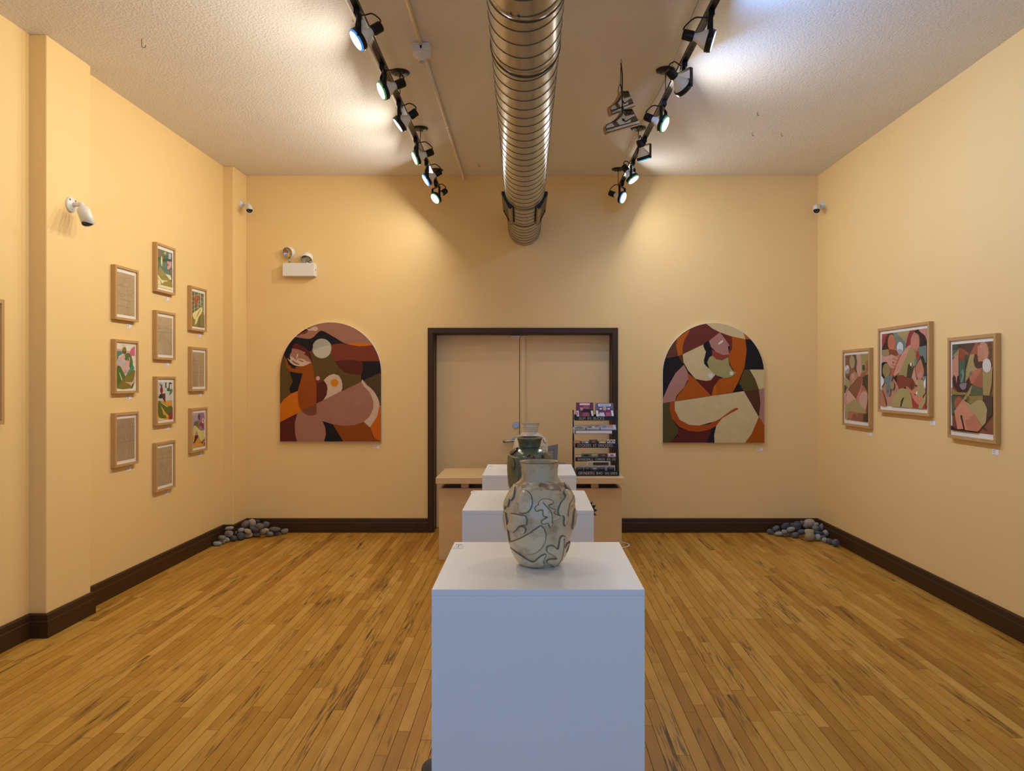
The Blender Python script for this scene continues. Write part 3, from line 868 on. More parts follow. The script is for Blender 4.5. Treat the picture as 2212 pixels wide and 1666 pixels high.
# ------------------------------------------------------------------ security cameras
def seccam(base, wn, n, label, s=1.0):
    """base point on the wall, wall normal, viewing direction"""
    base = Vector(base); wn = Vector(wn); n = Vector(n).normalized()
    t = thing('security_camera', label, 'camera', base - Vector((0,0,0.045*s)), 'white bullet security cameras')
    MW = Matrix.Translation(base) @ wn.to_track_quat('Z','Y').to_matrix().to_4x4()
    pl_ = MB().lathe([(0.044*s,0.0),(0.045*s,0.006*s),(0.041*s,0.012*s),(0.028*s,0.014*s),(0.022*s,0.020*s),(0.0005,0.020*s)], 32, MW).build('wall_plate', M['pvc'], t)
    up = Vector((0,0,1)); side = wn.cross(up)
    for (i,j) in ((1,1),(-1,1),(0,-1)):
        c = base + wn*0.012*s + side*0.030*s*i*0.8 + up*0.030*s*j*0.8
        MB().cyl(c, c+wn*0.0035*s, 0.005*s, 0.005*s, 10).build('screw', M['chairgrey'], pl_)
    k = base + wn*0.062*s + Vector((0,0,0.0))
    MB().cyl(base+wn*0.014*s, k, 0.0135*s, 0.0125*s, 16).build('arm', M['pvc'], t)
    MM0 = Matrix.Translation(k)
    MB().lathe([(0.0005,-0.0165*s),(0.012*s,-0.012*s),(0.0165*s,0),(0.012*s,0.012*s),(0.0005,0.0165*s)], 18, MM0).build('joint', M['pvc'], t)
    c0 = k + n*0.03*s
    # body axes: w = viewing direction, v = up side of the hood
    v = (up - n*up.dot(n)).normalized(); u = v.cross(n)
    MB().cyl(k+n*0.006*s, c0, 0.014*s, 0.016*s, 16).build('stem', M['pvc'], t)
    R = 0.034*s; L_ = 0.105*s; nn = 36
    body = MB(); rows = []
    prof = [(0.60,-0.0),(0.9,0.006),(1.0,0.016)]
    vs = []
    for (rr, zz) in prof:
        vs.append([c0 + (u*math.cos(2*math.pi*q/nn)+v*math.sin(2*math.pi*q/nn))*R*rr + n*zz*s for q in range(nn)])
    # oblique front: the hood reaches further than the underside
    vs.append([c0 + (u*math.cos(2*math.pi*q/nn)+v*math.sin(2*math.pi*q/nn))*R + n*(L_ + (0.036*s*max(0,math.sin(2*math.pi*q/nn))**1.5) - 0.0*s) for q in range(nn)])
    vs.append([c0 + (u*math.cos(2*math.pi*q/nn)+v*math.sin(2*math.pi*q/nn))*R*0.90 + n*(L_ - 0.001*s + (0.034*s*max(0,math.sin(2*math.pi*q/nn))**1.5)) for q in range(nn)])
    vs.append([c0 + (u*math.cos(2*math.pi*q/nn)+v*math.sin(2*math.pi*q/nn))*R*0.90 + n*(L_ - 0.010*s) for q in range(nn)])
    flat_ = [p_ for ring in vs for p_ in ring]; fs = []
    for i in range(len(vs)-1):
        for q in range(nn):
            q2 = (q+1) % nn; fs.append((i*nn+q, i*nn+q2, (i+1)*nn+q2, (i+1)*nn+q))
    fs.append(tuple(reversed(range(nn))))
    body.add(flat_, fs, 0, True)
    b_ = body.build('body', M['pvc'], t)
    MF = Matrix.Translation(c0+n*(L_-0.007*s)) @ n.to_track_quat('Z','Y').to_matrix().to_4x4()
    fr = MB().lathe([(R*0.905,0.0),(R*0.88,0.004*s),(0.0005,0.005*s)], 32, MF).build('window', M['lens_dark'], b_)
    MB().lathe([(0.014*s,0.005*s),(0.015*s,0.008*s),(0.011*s,0.008*s),(0.009*s,0.005*s)], 24, MF).build('lens_ring', M['chairgrey'], b_)
    return t
pA = at(152, 442, 4.628)
seccam((PX, 4.628, pA.z), (1,0,0), (.45,-.28,-.80), 'large white bullet camera on the near left pilaster', 1.12)
pB = at(521, 441, 7.30)
seccam((-2.938, 7.30, pB.z), (1,0,0), (.42,-.66,-.62), 'white bullet camera high in the far left corner', 1.0)
pC = at(1777, 444, 7.31)
seccam((XR, 7.31, pC.z), (-1,0,0), (-.30,-.78,-.56), 'white bullet camera high in the far right corner', 1.0)
# ------------------------------------------------------------------ artworks
def S(p, n=4): return smooth_poly(p, n)
def art_layers(mb, layers, to_uv, clip, o3, U, V, W, t0, dt=0.00025, gain=1.0):
    for i, (c, P) in enumerate(layers):
        Q = [to_uv(p) for p in P]
        Q = clip_convex(Q, clip)
        if len(Q) > 2: mb.flat(Q, o3, U, V, W, t0+dt*i, col=tuple(min(255,x*gain) for x in c))
RECT = [(0,0),(1,0),(1,1),(0,1)]

# --- two arched panels on the back wall
def arch_panel(px0, px1, pyb, pyt, crop, layers, bgc, label):
    d = BACK-0.03
    a, b = at(px0, pyb, d), at(px1, pyt, d)
    w, h = b.x-a.x, b.z-a.z; r = w/2
    prof = [(0,0),(w,0)] + [(w/2+r*math.cos(t), h-r+r*math.sin(t)) for t in [math.pi*k/40 for k in range(41)]]
    t = thing('arched_painting', label, 'painting', (a.x+w/2, d, a.z), 'pair of arched paintings')
    o3 = Vector((a.x, d, a.z)); U, V, W = Vector((1,0,0)), Vector((0,0,1)), Vector((0,-1,0))
    MB().prism(prof, o3, U, V, W, -0.0295, 0.0).build('panel', M['canvas_edge'], t)
    (cx0, cy0, s) = crop
    def uv(p): return (((cx0+p[0]*s)-px0)/(px1-px0)*w, (pyb-(cy0+p[1]*s))/(pyb-pyt)*h)
    # painted face stops just short of the rim
    e = 0.004
    clip = [(e,e),(w-e,e)] + [(w/2+(r-e)*math.cos(k_), h-r+(r-e)*math.sin(k_)) for k_ in [math.pi*k/40 for k in range(41)]]
    mb = MB().flat(clip, o3, U, V, W, 0.0006, col=bgc)
    art_layers(mb, layers, uv, clip, o3, U, V, W, 0.0009)
    mb.build('painted_face', M['paint'], t)
MAU, PAL, RED, OLI, BLK = (168,118,98), (214,184,160), (128,62,44), (98,74,36), (24,20,24)
ORA, BRN, MAR, RUS = (214,116,34), (154,80,34), (92,38,28), (146,76,28)
L1 = [
 (MAU, S([(430,150),(400,60),(690,40),(1000,80),(1230,330),(1180,362),(900,356),(760,285),(620,205),(570,194),(530,222),(480,272),(430,290),(370,284),(260,266),(340,235),(410,190)],3)),
 (PAL, S([(395,160),(440,172),(480,148),(520,145),(538,170),(515,195),(470,188),(430,192)])),
 (RED, S([(290,235),(350,214),(420,178),(400,222),(350,236)])),
 (ORA, S([(895,352),(970,341),(1100,341),(1195,362),(1080,379),(980,373)])),
 (RED, [(430,440),(480,400),(700,362),(760,348),(820,345),(890,355),(950,372),(1010,380),(1100,376),(1200,362),(1320,470),(1320,560),(740,556),(700,470),(430,480)]),
 (BLK, [(1055,558),(1320,558),(1320,680),(1060,802)]),
 (MAR, S([(750,558),(1055,558),(1055,722),(950,716),(860,682),(790,622)],3)),
 (OLI, [(450,465),(700,455),(715,510),(740,555),(790,630),(860,690),(950,718),(1055,724),(1057,808),(830,915),(600,1030),(520,1064),(520,800),(490,805),(495,720),(485,640),(462,570)]),
 ((84,66,36), [(1060,802),(1320,680),(1320,1095),(1200,1095),(1150,930)]),
 ((200,192,174), ell(585,405,115,118,40)),
 ((178,172,154), [(472,438),(520,412),(580,388),(640,372),(698,362),(685,340),(650,306),(600,288),(550,292),(500,325),(475,370)]),
 (BLK, S([(255,275),(330,280),(430,300),(480,380),(440,440),(330,370),(265,345),(225,405),(205,470),(160,515),(120,480),(180,350)],3)),
 (MAR, S([(230,405),(265,345),(330,365),(400,410),(450,470),(468,570),(430,560),(380,480),(290,430)],3)),
 (MAU, [(228,405),(300,415),(390,452),(372,484),(398,482),(400,498),(420,496),(424,512),(450,545),(462,580),(400,600),(250,580),(195,510),(205,470),(222,450)]),
 (PAL, S([(172,515),(205,545),(212,500),(250,520),(282,548),(300,525),(370,535),(400,558),(462,580),(420,605),(340,620),(270,612),(220,585),(190,550)],3)),
 ((150,104,86), S([(225,543),(262,564),(316,592),(300,600),(245,578)],3)),
 ((150,104,86), S([(300,540),(345,548),(370,565),(340,562)],3)),
 ((232,216,196), S([(279,526),(290,480),(300,470),(298,492),(287,523)],3)),
 (OLI, S([(60,640),(120,480),(165,560),(205,690),(235,800),(200,880),(220,945),(150,990),(60,1100)],3)),
 (BLK, S([(205,690),(280,700),(355,706),(330,800),(300,915),(222,946),(200,880),(236,800)],3)),
 (BRN, S([(135,515),(165,530),(190,600),(250,622),(330,625),(400,605),(460,580),(488,650),(496,740),(490,800)],3)[:-3] + [(523,812),(523,1062),(345,1152),(312,1095),(296,1000),(300,900),(330,800),(355,705),(290,700),(200,680),(165,630),(155,570)]),
 (BLK, S([(215,617),(262,622),(277,638),(262,648),(225,638)],3)),
 (ORA, [(60,1110),(140,1005),(220,945),(300,915),(296,1000),(312,1095),(345,1156),(60,1302)]),
 (MAR, [(60,1305),(290,1190),(266,1270),(262,1340),(275,1440),(300,1540),(60,1540)]),
 (MAU, [(290,1190),(345,1152),(1060,805),(1090,850),(1160,930),(1205,1040),(1202,1130),(1160,1220),(1090,1285),(980,1325),(850,1332),(720,1315),(595,1275),(628,1350),(637,1430),(610,1540),(295,1540),(265,1420),(262,1300)]),
 ((126,74,54), [(345,1152),(523,1062),(523,1192),(470,1210),(420,1208),(375,1187)]),
 (PAL, S([(1060,805),(1130,848),(1210,920),(1265,1020),(1277,1100),(1250,1220),(1160,1350)],3)[:-3]+[(1160,1350),(1090,1285),(1160,1220),(1202,1130),(1205,1040),(1160,930),(1090,860)]),
 (PAL, [(610,785),(645,750),(680,725),(730,710),(790,730),(822,780),(834,840),(832,880),(820,918),(600,1028),(640,960),(650,850)]),
 ((222,136,44), ell(738,818,47,47)),
 (MAR, [(523,812),(580,805),(615,795),(640,830),(655,880),(645,960),(605,1025),(523,1064)]),
 ((226,160,150), ell(540,763,25,26)),
 (BLK, [(595,1275),(720,1315),(860,1540),(608,1540),(637,1430),(628,1350)]),
 (RUS, [(720,1318),(850,1332),(980,1325),(1090,1285),(1160,1350),(1190,1420),(1210,1480),(1260,1508),(1320,1530),(1320,1540),(858,1540)]),
 ((206,104,30), [(1165,1350),(1250,1220),(1278,1088),(1320,1088),(1320,1530),(1220,1487),(1195,1430)]),
]
arch_panel(604.4, 824.1, 954.6, 695.8, (590,680,0.18012), L1, BLK, 'arched painting left of the doors, reclining figure with a white moon disc')
CRE, OLV, MAV = (214,192,144), (168,158,104), (180,130,116)
L2 = [
 ((112,52,42), S([(325,470),(335,330),(400,190),(520,110),(600,95),(680,150),(762,206),(640,310),(500,385)],3)),
 ((190,100,34), S([(255,295),(330,230),(412,178),(352,290),(326,380),(322,466),(275,487),(252,390)],3)),
 ((102,62,38), [(258,290),(250,380),(275,487),(110,520),(150,420)]),
 ((96,50,24), [(275,487),(322,468),(336,582),(300,540)]),
 (CRE, [(600,105),(640,60),(900,60),(1020,185),(1050,235),(1066,290),(980,276),(880,250),(760,206),(680,165)]),
 ((190,98,32), [(1020,188),(1150,270),(1150,288),(1066,290),(1050,235)]),
 ((182,92,30), [(890,253),(1066,290),(1080,420),(1055,620),(980,800),(915,917),(665,957),(690,850),(760,752),(900,740),(950,690),(890,600),(860,500),(905,400),(910,300)]),
 ((198,108,34), S([(665,957),(690,850),(760,752),(718,830),(720,945)],3)),
 ((118,50,40), [(780,216),(902,256),(912,330),(890,430),(866,482),(882,366)]),
 (CRE, [(325,468),(572,350),(600,440),(575,540),(580,580),(620,622),(712,705),(690,750),(650,775),(600,782),(540,772),(475,757),(390,660),(335,560)]),
 (BLK, S([(572,350),(640,308),(668,420),(670,490),(632,520),(615,612),(585,580),(576,530),(606,460),(580,400)],4)),
 (MAV, [(635,310),(765,206),(822,282),(880,366),(858,378),(876,472),(800,476),(720,440),(660,380)]),
 ((150,74,54), [(672,410),(720,440),(800,476),(876,474),(845,526),(770,542),(700,512),(670,480)]),
 ((236,222,200), S([(740,347),(775,312),(802,304),(790,328),(752,350)],3)),
 (OLV, [(614,560),(640,502),(675,483),(720,525),(790,541),(862,502),(875,590),(910,650),(952,688),(900,735),(810,749),(720,716),(640,640)]),
 ((226,218,204), ell(655,720,30,31)), ((228,220,184), ell(900,692,22,24)),
 (MAV, [(340,590),(385,680),(388,760),(340,860),(250,960),(235,1022),(60,1050),(110,950),(160,830),(240,690)]),
 ((180,90,30), [(386,690),(475,762),(662,957),(235,1022),(262,960),(335,870),(386,790)]),
 ((100,36,28), [(480,757),(560,782),(620,784),(660,770),(712,706),(762,748),(690,850),(665,957)]),
 ((92,76,36), [(1050,645),(1115,650),(1180,760),(1218,882),(1050,907),(988,810)]),
 (CRE, [(1115,648),(1320,648),(1320,862),(1222,882),(1180,760)]),
 (BLK, [(988,810),(1047,902),(913,918)]),
 ((88,50,28), [(1045,905),(1222,880),(1242,1050),(1222,1210),(1140,1080)]),
 (MAV, [(1222,880),(1320,862),(1320,1350),(1222,1212),(1242,1050)]),
 ((84,74,34), [(60,1050),(175,1035),(168,1130),(190,1200),(232,1270),(268,1332),(272,1400),(160,1520),(60,1520)]),
 (CRE, [(230,1025),(1045,902),(1222,1207),(1140,1400),(1055,1530),(700,1530),(695,1420),(720,1310),(790,1220),(700,1260),(520,1308),(400,1300),(290,1240),(232,1130)]),
 ((176,82,32), [(175,1035),(230,1025),(232,1130),(290,1240),(400,1300),(520,1308),(640,1290),(760,1230),(880,1140),(940,1102),(975,1100),(978,1118),(880,1168),(790,1222),(720,1312),(640,1357),(520,1382),(400,1372),(280,1322),(200,1222),(168,1120)]),
 ((94,36,30), [(268,1332),(400,1372),(520,1384),(665,1357),(600,1530),(130,1530),(272,1420)]),
 (BLK, [(665,1357),(720,1312),(695,1420),(700,1530),(595,1530)]),
 ((170,86,22), [(1222,1207),(1320,1350),(1320,1530),(1045,1530),(1140,1400)]),
]
arch_panel(1431, 1651.5, 957.3, 697.4, (1415,680,0.18306), L2, (24,19,22), 'arched painting right of the doors, seated cream figure hugging a knee')

# --- framed works
def framed(o3, U, W, w, h, label, quad, layers, bgc, lines=None, mould=0.018, depth=0.035, mu=(0.068,0.068), mv=(0.075,0.06), group='', whole=False, lw=0.0018):
    """o3: lower image-left corner on the wall"""
    V = Vector((0,0,1)); U = Vector(U); W = Vector(W); o3 = Vector(o3)
    t = thing('framed_picture', label, 'picture', o3 + U*(w/2), group)
    f = MB()
    def pr(u0,u1,v0,v1,a,b): f.prism([(u0,v0),(u1,v0),(u1,v1),(u0,v1)], o3, U, V, W, a, b)
    # four mouldings, each a piece
    for (u0,u1,v0,v1) in ((0,w,0,mould),(0,w,h-mould,h),(0,mould,mould,h-mould),(w-mould,w,mould,h-mould)):
        f = MB(); pr(u0,u1,v0,v1,0.0005,depth); f.build('moulding', M['frame'], t)
    f = MB(); pr(mould-0.002,w-mould+0.002,mould-0.002,h-mould+0.002,0.0005,depth-0.012); f.build('mat_board', M['mat'], t)
    iw, ih = w-2*mould, h-2*mould
    if whole: mu = (0.0,0.0); mv = (0.0,0.0)
    pw, ph = iw*(1-mu[0]-mu[1]), ih*(1-mv[0]-mv[1])
    po = o3 + U*(mould+iw*mu[0]) + V*(mould+ih*mv[1])
    UU, VV = U*pw, V*ph
    hg = homog(quad)
    pm = MB()
    z0 = depth-0.0115
    if bgc is not None: pm.flat(RECT, po, UU, VV, W, z0, col=bgc)
    if layers: art_layers(pm, layers, hg, RECT, po, UU, VV, W, z0+0.0002)
    if lines:
        for ln in lines:
            path = smooth_poly(ln, 5, False) if len(ln) > 2 else ln
            q = [hg(p) for p in path]; q = [(a*pw, b*ph) for a,b in q]
            for qd in ribbon(q, lw):
                qd = clip_convex(qd, [(0,0),(pw,0),(pw,ph),(0,ph)])
                if len(qd) > 2: pm.flat(qd, po, U, V, W, z0+0.0004+0.0002*len(layers or []), col=(128,104,74))
    pm.build('print', M['print'], t)
    g = MB(); g.prism([(mould-0.001,mould-0.001),(w-mould+0.001,mould-0.001),(w-mould+0.001,h-mould+0.001),(mould-0.001,h-mould+0.001)], o3, U, V, W, depth-0.0045, depth-0.003)
    g.build('glazing', M['glass'], t)
    return t
LG = 'small oak framed pictures on the left wall'
LW_, LH_ = 0.309, 0.394
def left_pos(px, ytop):
    d = -XL*F/(CX-px)
    z1 = CAMZ-(ytop-CY)*d/F
    return d, z1-LH_
PAPER = (184,156,116)
def place_left(px, ytop, label, quad, layers=None, bgc=None, lines=None, **k):
    d, z = left_pos(px, ytop)
    framed((XL, d, z), (0,1,0), (1,0,0), LW_, LH_, label, quad, layers, bgc, lines, group=LG, **k)
    return d, z
pos = []
QA1 = [(268,283),(682,392),(682,1365),(270,1305)]
pos.append((place_left(239, 571, 'pencil sketch on tan paper in oak frame, top of the nearest column of three', QA1, None, PAPER,
 [[(270,610),(520,672)],[(320,940),(680,1020)],[(290,1100),(585,1165)],[(520,680),(520,1320)],[(270,445),(340,440),(400,430),(430,460)],
  [(310,480),(330,570),(370,600),(410,570),(410,480),(380,440)],[(440,520),(450,470),(510,445),(580,455),(640,510),(680,590)],[(455,470),(470,540),(500,520),(495,480)],
  [(560,770),(570,740),(620,750),(650,690),(630,620),(590,610),(555,650),(545,690)],[(430,690),(445,750),(480,770),(510,700)],[(340,740),(350,850),(400,890),(440,850),(400,815),(345,830)],
  [(335,750),(310,860),(300,1000)],[(440,860),(520,840),(580,870),(590,920)],[(590,900),(620,820),(680,775)],[(350,1200),(450,1300),(560,1330),(680,1270)],[(290,1100),(285,1160),(320,1195)],[(560,360),(560,660)],[(540,1000),(580,1080),(585,1160)]]), 'under the topmost sketch of the nearest column'))
QA2 = [(247,215),(725,262),(722,1358),(257,1365)]
pos.append((place_left(239, 732.5, 'colourful print of a pink figure with an avocado, middle of the nearest column', QA2, [
 ((222,170,158), [(275,375),(580,445),(580,500),(275,432)]),
 ((84,146,120), [(277,435),(400,440),(420,500),(330,560),(280,700)]),
 ((98,126,56), S([(470,500),(580,500),(640,640),(645,760),(580,850),(550,700),(490,660),(455,630)],2)),
 ((226,178,166), [(285,760),(300,660),(330,560),(345,600),(360,540),(372,590),(395,520),(420,560),(430,500),(465,520),(470,600),(455,640),(510,670),(540,600),(560,582),(580,600),(578,680),(555,900),(500,980),(440,960),(370,820),(330,790),(290,810)]),
 ((178,194,200), ell(345,690,35,55)), ((178,194,200), ell(440,740,38,55)),
 ((112,78,48), ell(453,445,44,62)), ((138,126,44), [(408,440),(410,385),(430,350),(452,342),(478,352),(495,390),(496,442)]),
 ((60,40,40), ell(550,635,16,34)), ((226,178,166), ell(556,635,9,20)),
 ((216,100,138), [(580,545),(580,470),(600,410),(640,355),(690,325),(688,552)]),
 ((78,150,120), [(470,1045),(560,880),(640,745),(680,850),(640,910)]),
 ((88,116,50), S([(290,800),(330,783),(370,820),(420,930),(475,1045),(380,1140),(290,1290),(285,1000)],2)),
 ((140,122,38), S([(290,1295),(470,1045),(670,880),(690,960),(670,1090),(630,1160),(600,1295)],2)),
 ((226,210,176), [(325,930),(340,938),(406,1110),(385,1124)]),
 ((226,178,160), S([(455,1165),(540,1165),(640,1155),(685,1085),(685,1140),(620,1220),(600,1258),(560,1205)],3)),
 ((196,136,116), [(672,885),(692,960),(670,1090),(650,1110),(678,960)]),
 ((92,112,46), S([(600,1295),(640,1200),(685,1150),(665,1200),(635,1295)],2)),
 ], (240,228,202), [[(395,295),(415,340)],[(430,290),(438,330)],[(475,292),(462,332)],[(450,880),(455,960)],[(470,870),(475,960)],[(490,890),(492,950)]], whole=True), 'under the avocado print'))
QA3 = [(275,290),(685,262),(680,1235),(275,1305)]
pos.append((place_left(239, 893, 'pencil sketch on tan paper in oak frame, bottom of the nearest column of three', QA3, None, (174,146,110),
 [[(360,300),(470,560),(520,760)],[(280,500),(430,490)],[(570,480),(680,468)],[(280,870),(680,800)],[(430,750),(520,960),(640,1230)],[(340,460),(370,420),(410,430)],
  [(520,470),(510,380),(545,315),(590,350),(590,440)],[(520,740),(520,580),(560,530),(560,590)],[(590,790),(605,690),(570,690),(600,640)],[(600,570),(640,580),(640,720)],[(280,820),(330,750),(400,740)],[(400,660),(430,720),(460,700),(450,650)],
  [(290,960),(340,970),(400,1060),(435,1200)],[(320,1080),(330,1290)],[(590,860),(550,960),(545,1080),(540,1230)],[(680,900),(645,840)],[(670,840),(650,1000),(600,1060)],[(450,880),(420,1040)]]), 'under the lowest sketch of the nearest column'))
QB1 = [(272,283),(630,420),(630,1390),(275,1300)]
pos.append((place_left(329, 522.5, 'green print with a gold star and yellow crescent, top of the middle column', QB1, [
 ((128,104,80), S([(265,275),(340,300),(365,400),(350,490),(290,520)],2)),
 ((62,96,66), [(280,530),(340,500),(400,520),(500,570),(600,560),(610,620),(390,645),(280,630)]),
 ((128,100,76), S([(320,500),(360,485),(440,550),(400,580)],2)),
 ((224,180,92), [(452,362),(466,390),(490,402),(472,428),(462,470),(446,440),(415,425),(432,400)]),
 ((198,184,200), S([(560,420),(592,440),(598,500),(592,565),(560,575),(532,545),(540,500),(535,450)],3)),
 ((232,218,140), S([(360,505),(382,508),(386,620),(378,772),(348,650)],3)),
 ((214,146,146), [(500,620),(612,650),(605,740),(590,800),(545,842),(502,838),(506,762),(536,735),(536,700),(504,690)]),
 ((128,98,76), [(560,850),(640,800),(640,1090),(600,1100),(585,960)]),
 ((154,140,62), [(300,760),(345,790),(640,1240),(640,1320),(350,1245),(290,1090),(280,860)]),
 ((236,222,160), S([(262,960),(360,1112),(430,1132),(500,1138),(502,1162),(430,1165),(380,1218),(350,1155),(262,1040)],2)),
 ((236,222,176), [(455,960),(580,1000),(600,1060),(605,1115),(560,1115)]),
 ((236,222,162), [(262,1250),(350,1250),(640,1325),(640,1400),(262,1310)]),
 ((236,222,162), [(262,1060),(335,1150),(345,1245),(262,1245)]),
 ], (82,118,94)), 'under the green star print'))
QB2 = [(650,990),(822,1030),(822,1475),(650,1465)]
pos.append((place_left(329, 669.8, 'pencil sketch with one heavy horizontal line, second in the middle column, below the star print', QB2, None, (190,164,126),
 [[(650,1185),(820,1205)],[(700,1200),(760,1280),(820,1360)],[(660,1150),(740,1140),(790,1180)],[(745,1100),(750,1060),(790,1040)],[(650,1280),(700,1330),(710,1420),(660,1465)],[(690,1200),(680,1290)],[(740,1250),(735,1420),(800,1470)],[(655,1110),(700,1170)],[(780,1120),(820,1100)],[(660,1020),(690,1050),(680,1010)]]), 'under the upper sketch of the middle column'))
QB3 = [(290,255),(645,255),(632,1230),(285,1230)]
pos.append((place_left(329.5, 813.4, 'print of a hand holding a red pineapple over yellow ground, third in the middle column', QB3, [
 ((224,160,44), [(290,745),(660,745),(660,1240),(270,1240)]),
 ((72,108,74), [(358,375),(312,285),(335,300),(350,340),(350,255),(368,330),(385,290),(380,340),(402,320),(388,395)]),
 ((70,40,40), [(360,370),(388,370),(392,400),(358,400)]),
 ((150,36,46), ell(375,465,34,90)),
 ((66,100,72), ell(480,340,20,82)), ((214,214,204), ell(520,335,30,88)),
 ((66,100,72), [(505,430),(540,410),(556,300),(572,300),(566,495),(505,492)]),
 ((60,42,38), S([(548,302),(580,268),(610,285),(652,302)],3)),
 ((86,138,108), [(570,445),(645,450),(632,540),(560,605),(560,570),(578,530)]),
 ((112,60,44), [(365,555),(460,555),(460,805),(400,680)]),
 ((56,54,46), [(285,632),(330,640),(300,605),(345,610),(320,580),(370,560),(395,600),(392,672),(330,674)]),
 ((100,110,36), S([(300,745),(345,760),(430,820),(520,890),(600,890),(645,960),(652,1060),(625,1130),(540,1140),(480,1180),(380,1180),(310,1130),(282,950)],3)),
 ((236,210,146), [(335,780),(362,783),(518,905),(500,914)]),
 ((224,172,66), [(345,855),(400,950),(470,1070),(545,1150),(480,1180),(440,1090),(415,1125),(385,1000)]),
 ((232,214,150), [(285,1150),(330,1190),(420,1200),(420,1232),(285,1232)]),
 ((162,36,48), [(546,1085),(560,1065),(580,1048),(605,1062),(628,1085),(632,1228),(548,1228)]),
 ], (210,210,200)), 'under the pineapple print'))
QB4 = [(520,1150),(655,1125),(655,1490),(515,1530)]
pos.append((place_left(328.5, 957.8, 'pencil sketch with crossing diagonals, lowest picture on the left wall', QB4, None, (182,154,114),
 [[(520,1255),(650,1235)],[(540,1280),(600,1350),(650,1240)],[(560,1255),(590,1190),(640,1180)],[(530,1360),(555,1330),(560,1400),(525,1470),(560,1510),(620,1500)],[(585,1370),(620,1390),(650,1385)],[(560,1390),(590,1420),(650,1410)],[(550,1320),(575,1300)],[(640,1180),(630,1150),(655,1140)]]), 'under the lowest sketch of the middle column'))
QC1 = [(285,335),(600,405),(610,1335),(292,1285)]
grid = [[(290,480),(440,430),(600,525)],[(290,612),(430,572),(600,660)],[(290,730),(430,665),(600,772)],[(290,850),(440,770),(600,900)]]
vert = [[(340,400),(340,900)],[(435,430),(435,780)],[(580,480),(580,960)]]
lay = [((90,106,66), [(300,330),(332,335),(332,960),(300,960)]), ((90,106,66), [(370,330),(420,370),(420,860),(370,860)]), ((72,96,66), [(510,380),(560,390),(560,560),(520,560)]), ((150,150,96), [(340,340),(365,345),(365,560),(340,560)])]
for g_ in grid+vert:
    for qd in ribbon(g_, 11): lay.append(((196,192,172), qd))
for qd in ribbon([(500,390),(500,700)], 18): lay.append(((214,196,186), qd))
lay += [((176,70,48), S([(330,540),(370,480),(410,455),(470,480),(470,580),(415,592),(415,660),(380,742),(350,660)],3)),
 ((214,140,80), S([(400,480),(440,520),(450,480),(440,525),(400,490)],2)),
 ((134,126,54), [(280,930),(540,900),(620,1000),(620,1345),(280,1300)]), ((116,104,44), [(450,1000),(500,1000),(490,1330),(450,1320)]),
 ((236,218,140), S([(290,950),(400,860),(520,765),(548,815),(535,910),(450,1050),(410,1190),(350,1252),(368,1115),(335,1100),(305,1040)],3)),
 ((112,106,44), [(388,1042),(440,920),(492,828),(495,850),(402,1042)])]
pos.append((place_left(404.5, 616.5, 'print of a red figure behind a pale grid, top of the far column', QC1, lay, (122,128,78)), 'under the red grid print'))
QC2 = [(862,183),(977,190),(977,530),(865,530)]
pos.append((place_left(405.5, 749, 'pencil sketch on tan paper, middle of the far column of three', QC2, [((206,184,148), q_) for q_ in ribbon([(905,190),(925,340),(925,530)], 5)], (180,154,116),
 [[(865,270),(915,275)],[(900,190),(925,340)],[(920,340),(977,335)],[(865,390),(977,390)],[(870,460),(920,400)],[(905,240),(930,220),(970,240)],[(880,300),(865,330)],[(880,440),(870,500),(900,525)],[(935,400),(940,440),(930,460)],[(950,260),(970,270)]]), 'under the sketch of the far column'))
QC3 = [(308,310),(625,280),(620,1215),(312,1268)]
pos.append((place_left(406, 882.6, 'lilac and yellow print with a purple head, bottom of the far column', QC3, [
 ((206,170,170), [(310,330),(440,330),(440,360),(310,370)]),
 ((154,114,150), ell(535,420,92,128)), ((154,114,150), [(445,480),(640,420),(640,810),(550,810),(460,770)]),
 ((86,66,76), S([(470,340),(500,360),(498,470),(482,495),(458,450),(455,380)],3)),
 ((160,42,48), S([(485,620),(520,560),(585,580),(588,735),(555,735),(545,672),(495,665)],2)),
 ((228,206,184), [(550,480),(570,440),(612,480),(612,585),(550,585)]), ((160,124,152), ell(583,520,16,42)),
 ((116,112,58), S([(350,570),(395,535),(440,530),(462,640),(466,785),(420,700),(360,705)],2)),
 ((226,206,122), S([(315,800),(345,660),(410,680),(470,760),(560,805),(620,770),(612,950),(570,1050),(500,1065),(450,930),(400,790),(370,930),(340,1080),(318,1110)],2)),
 ((126,26,30), [(360,922),(450,910),(445,995),(370,1140),(305,1120),(345,1090)]), ((126,26,30), [(305,925),(320,930),(320,1090),(305,1100)]),
 ((222,158,40), S([(440,990),(480,1062),(570,1062),(625,980),(610,1225),(312,1275),(320,1180),(360,1130)],2)),
 ((128,52,32), S([(440,1105),(540,1100),(622,1010),(618,1070),(572,1122),(555,1172),(520,1120)],2)),
 ((110,40,28), [(590,1130),(620,1095),(625,1220),(590,1222)]),
 ], (178,160,178)), 'under the purple head print'))
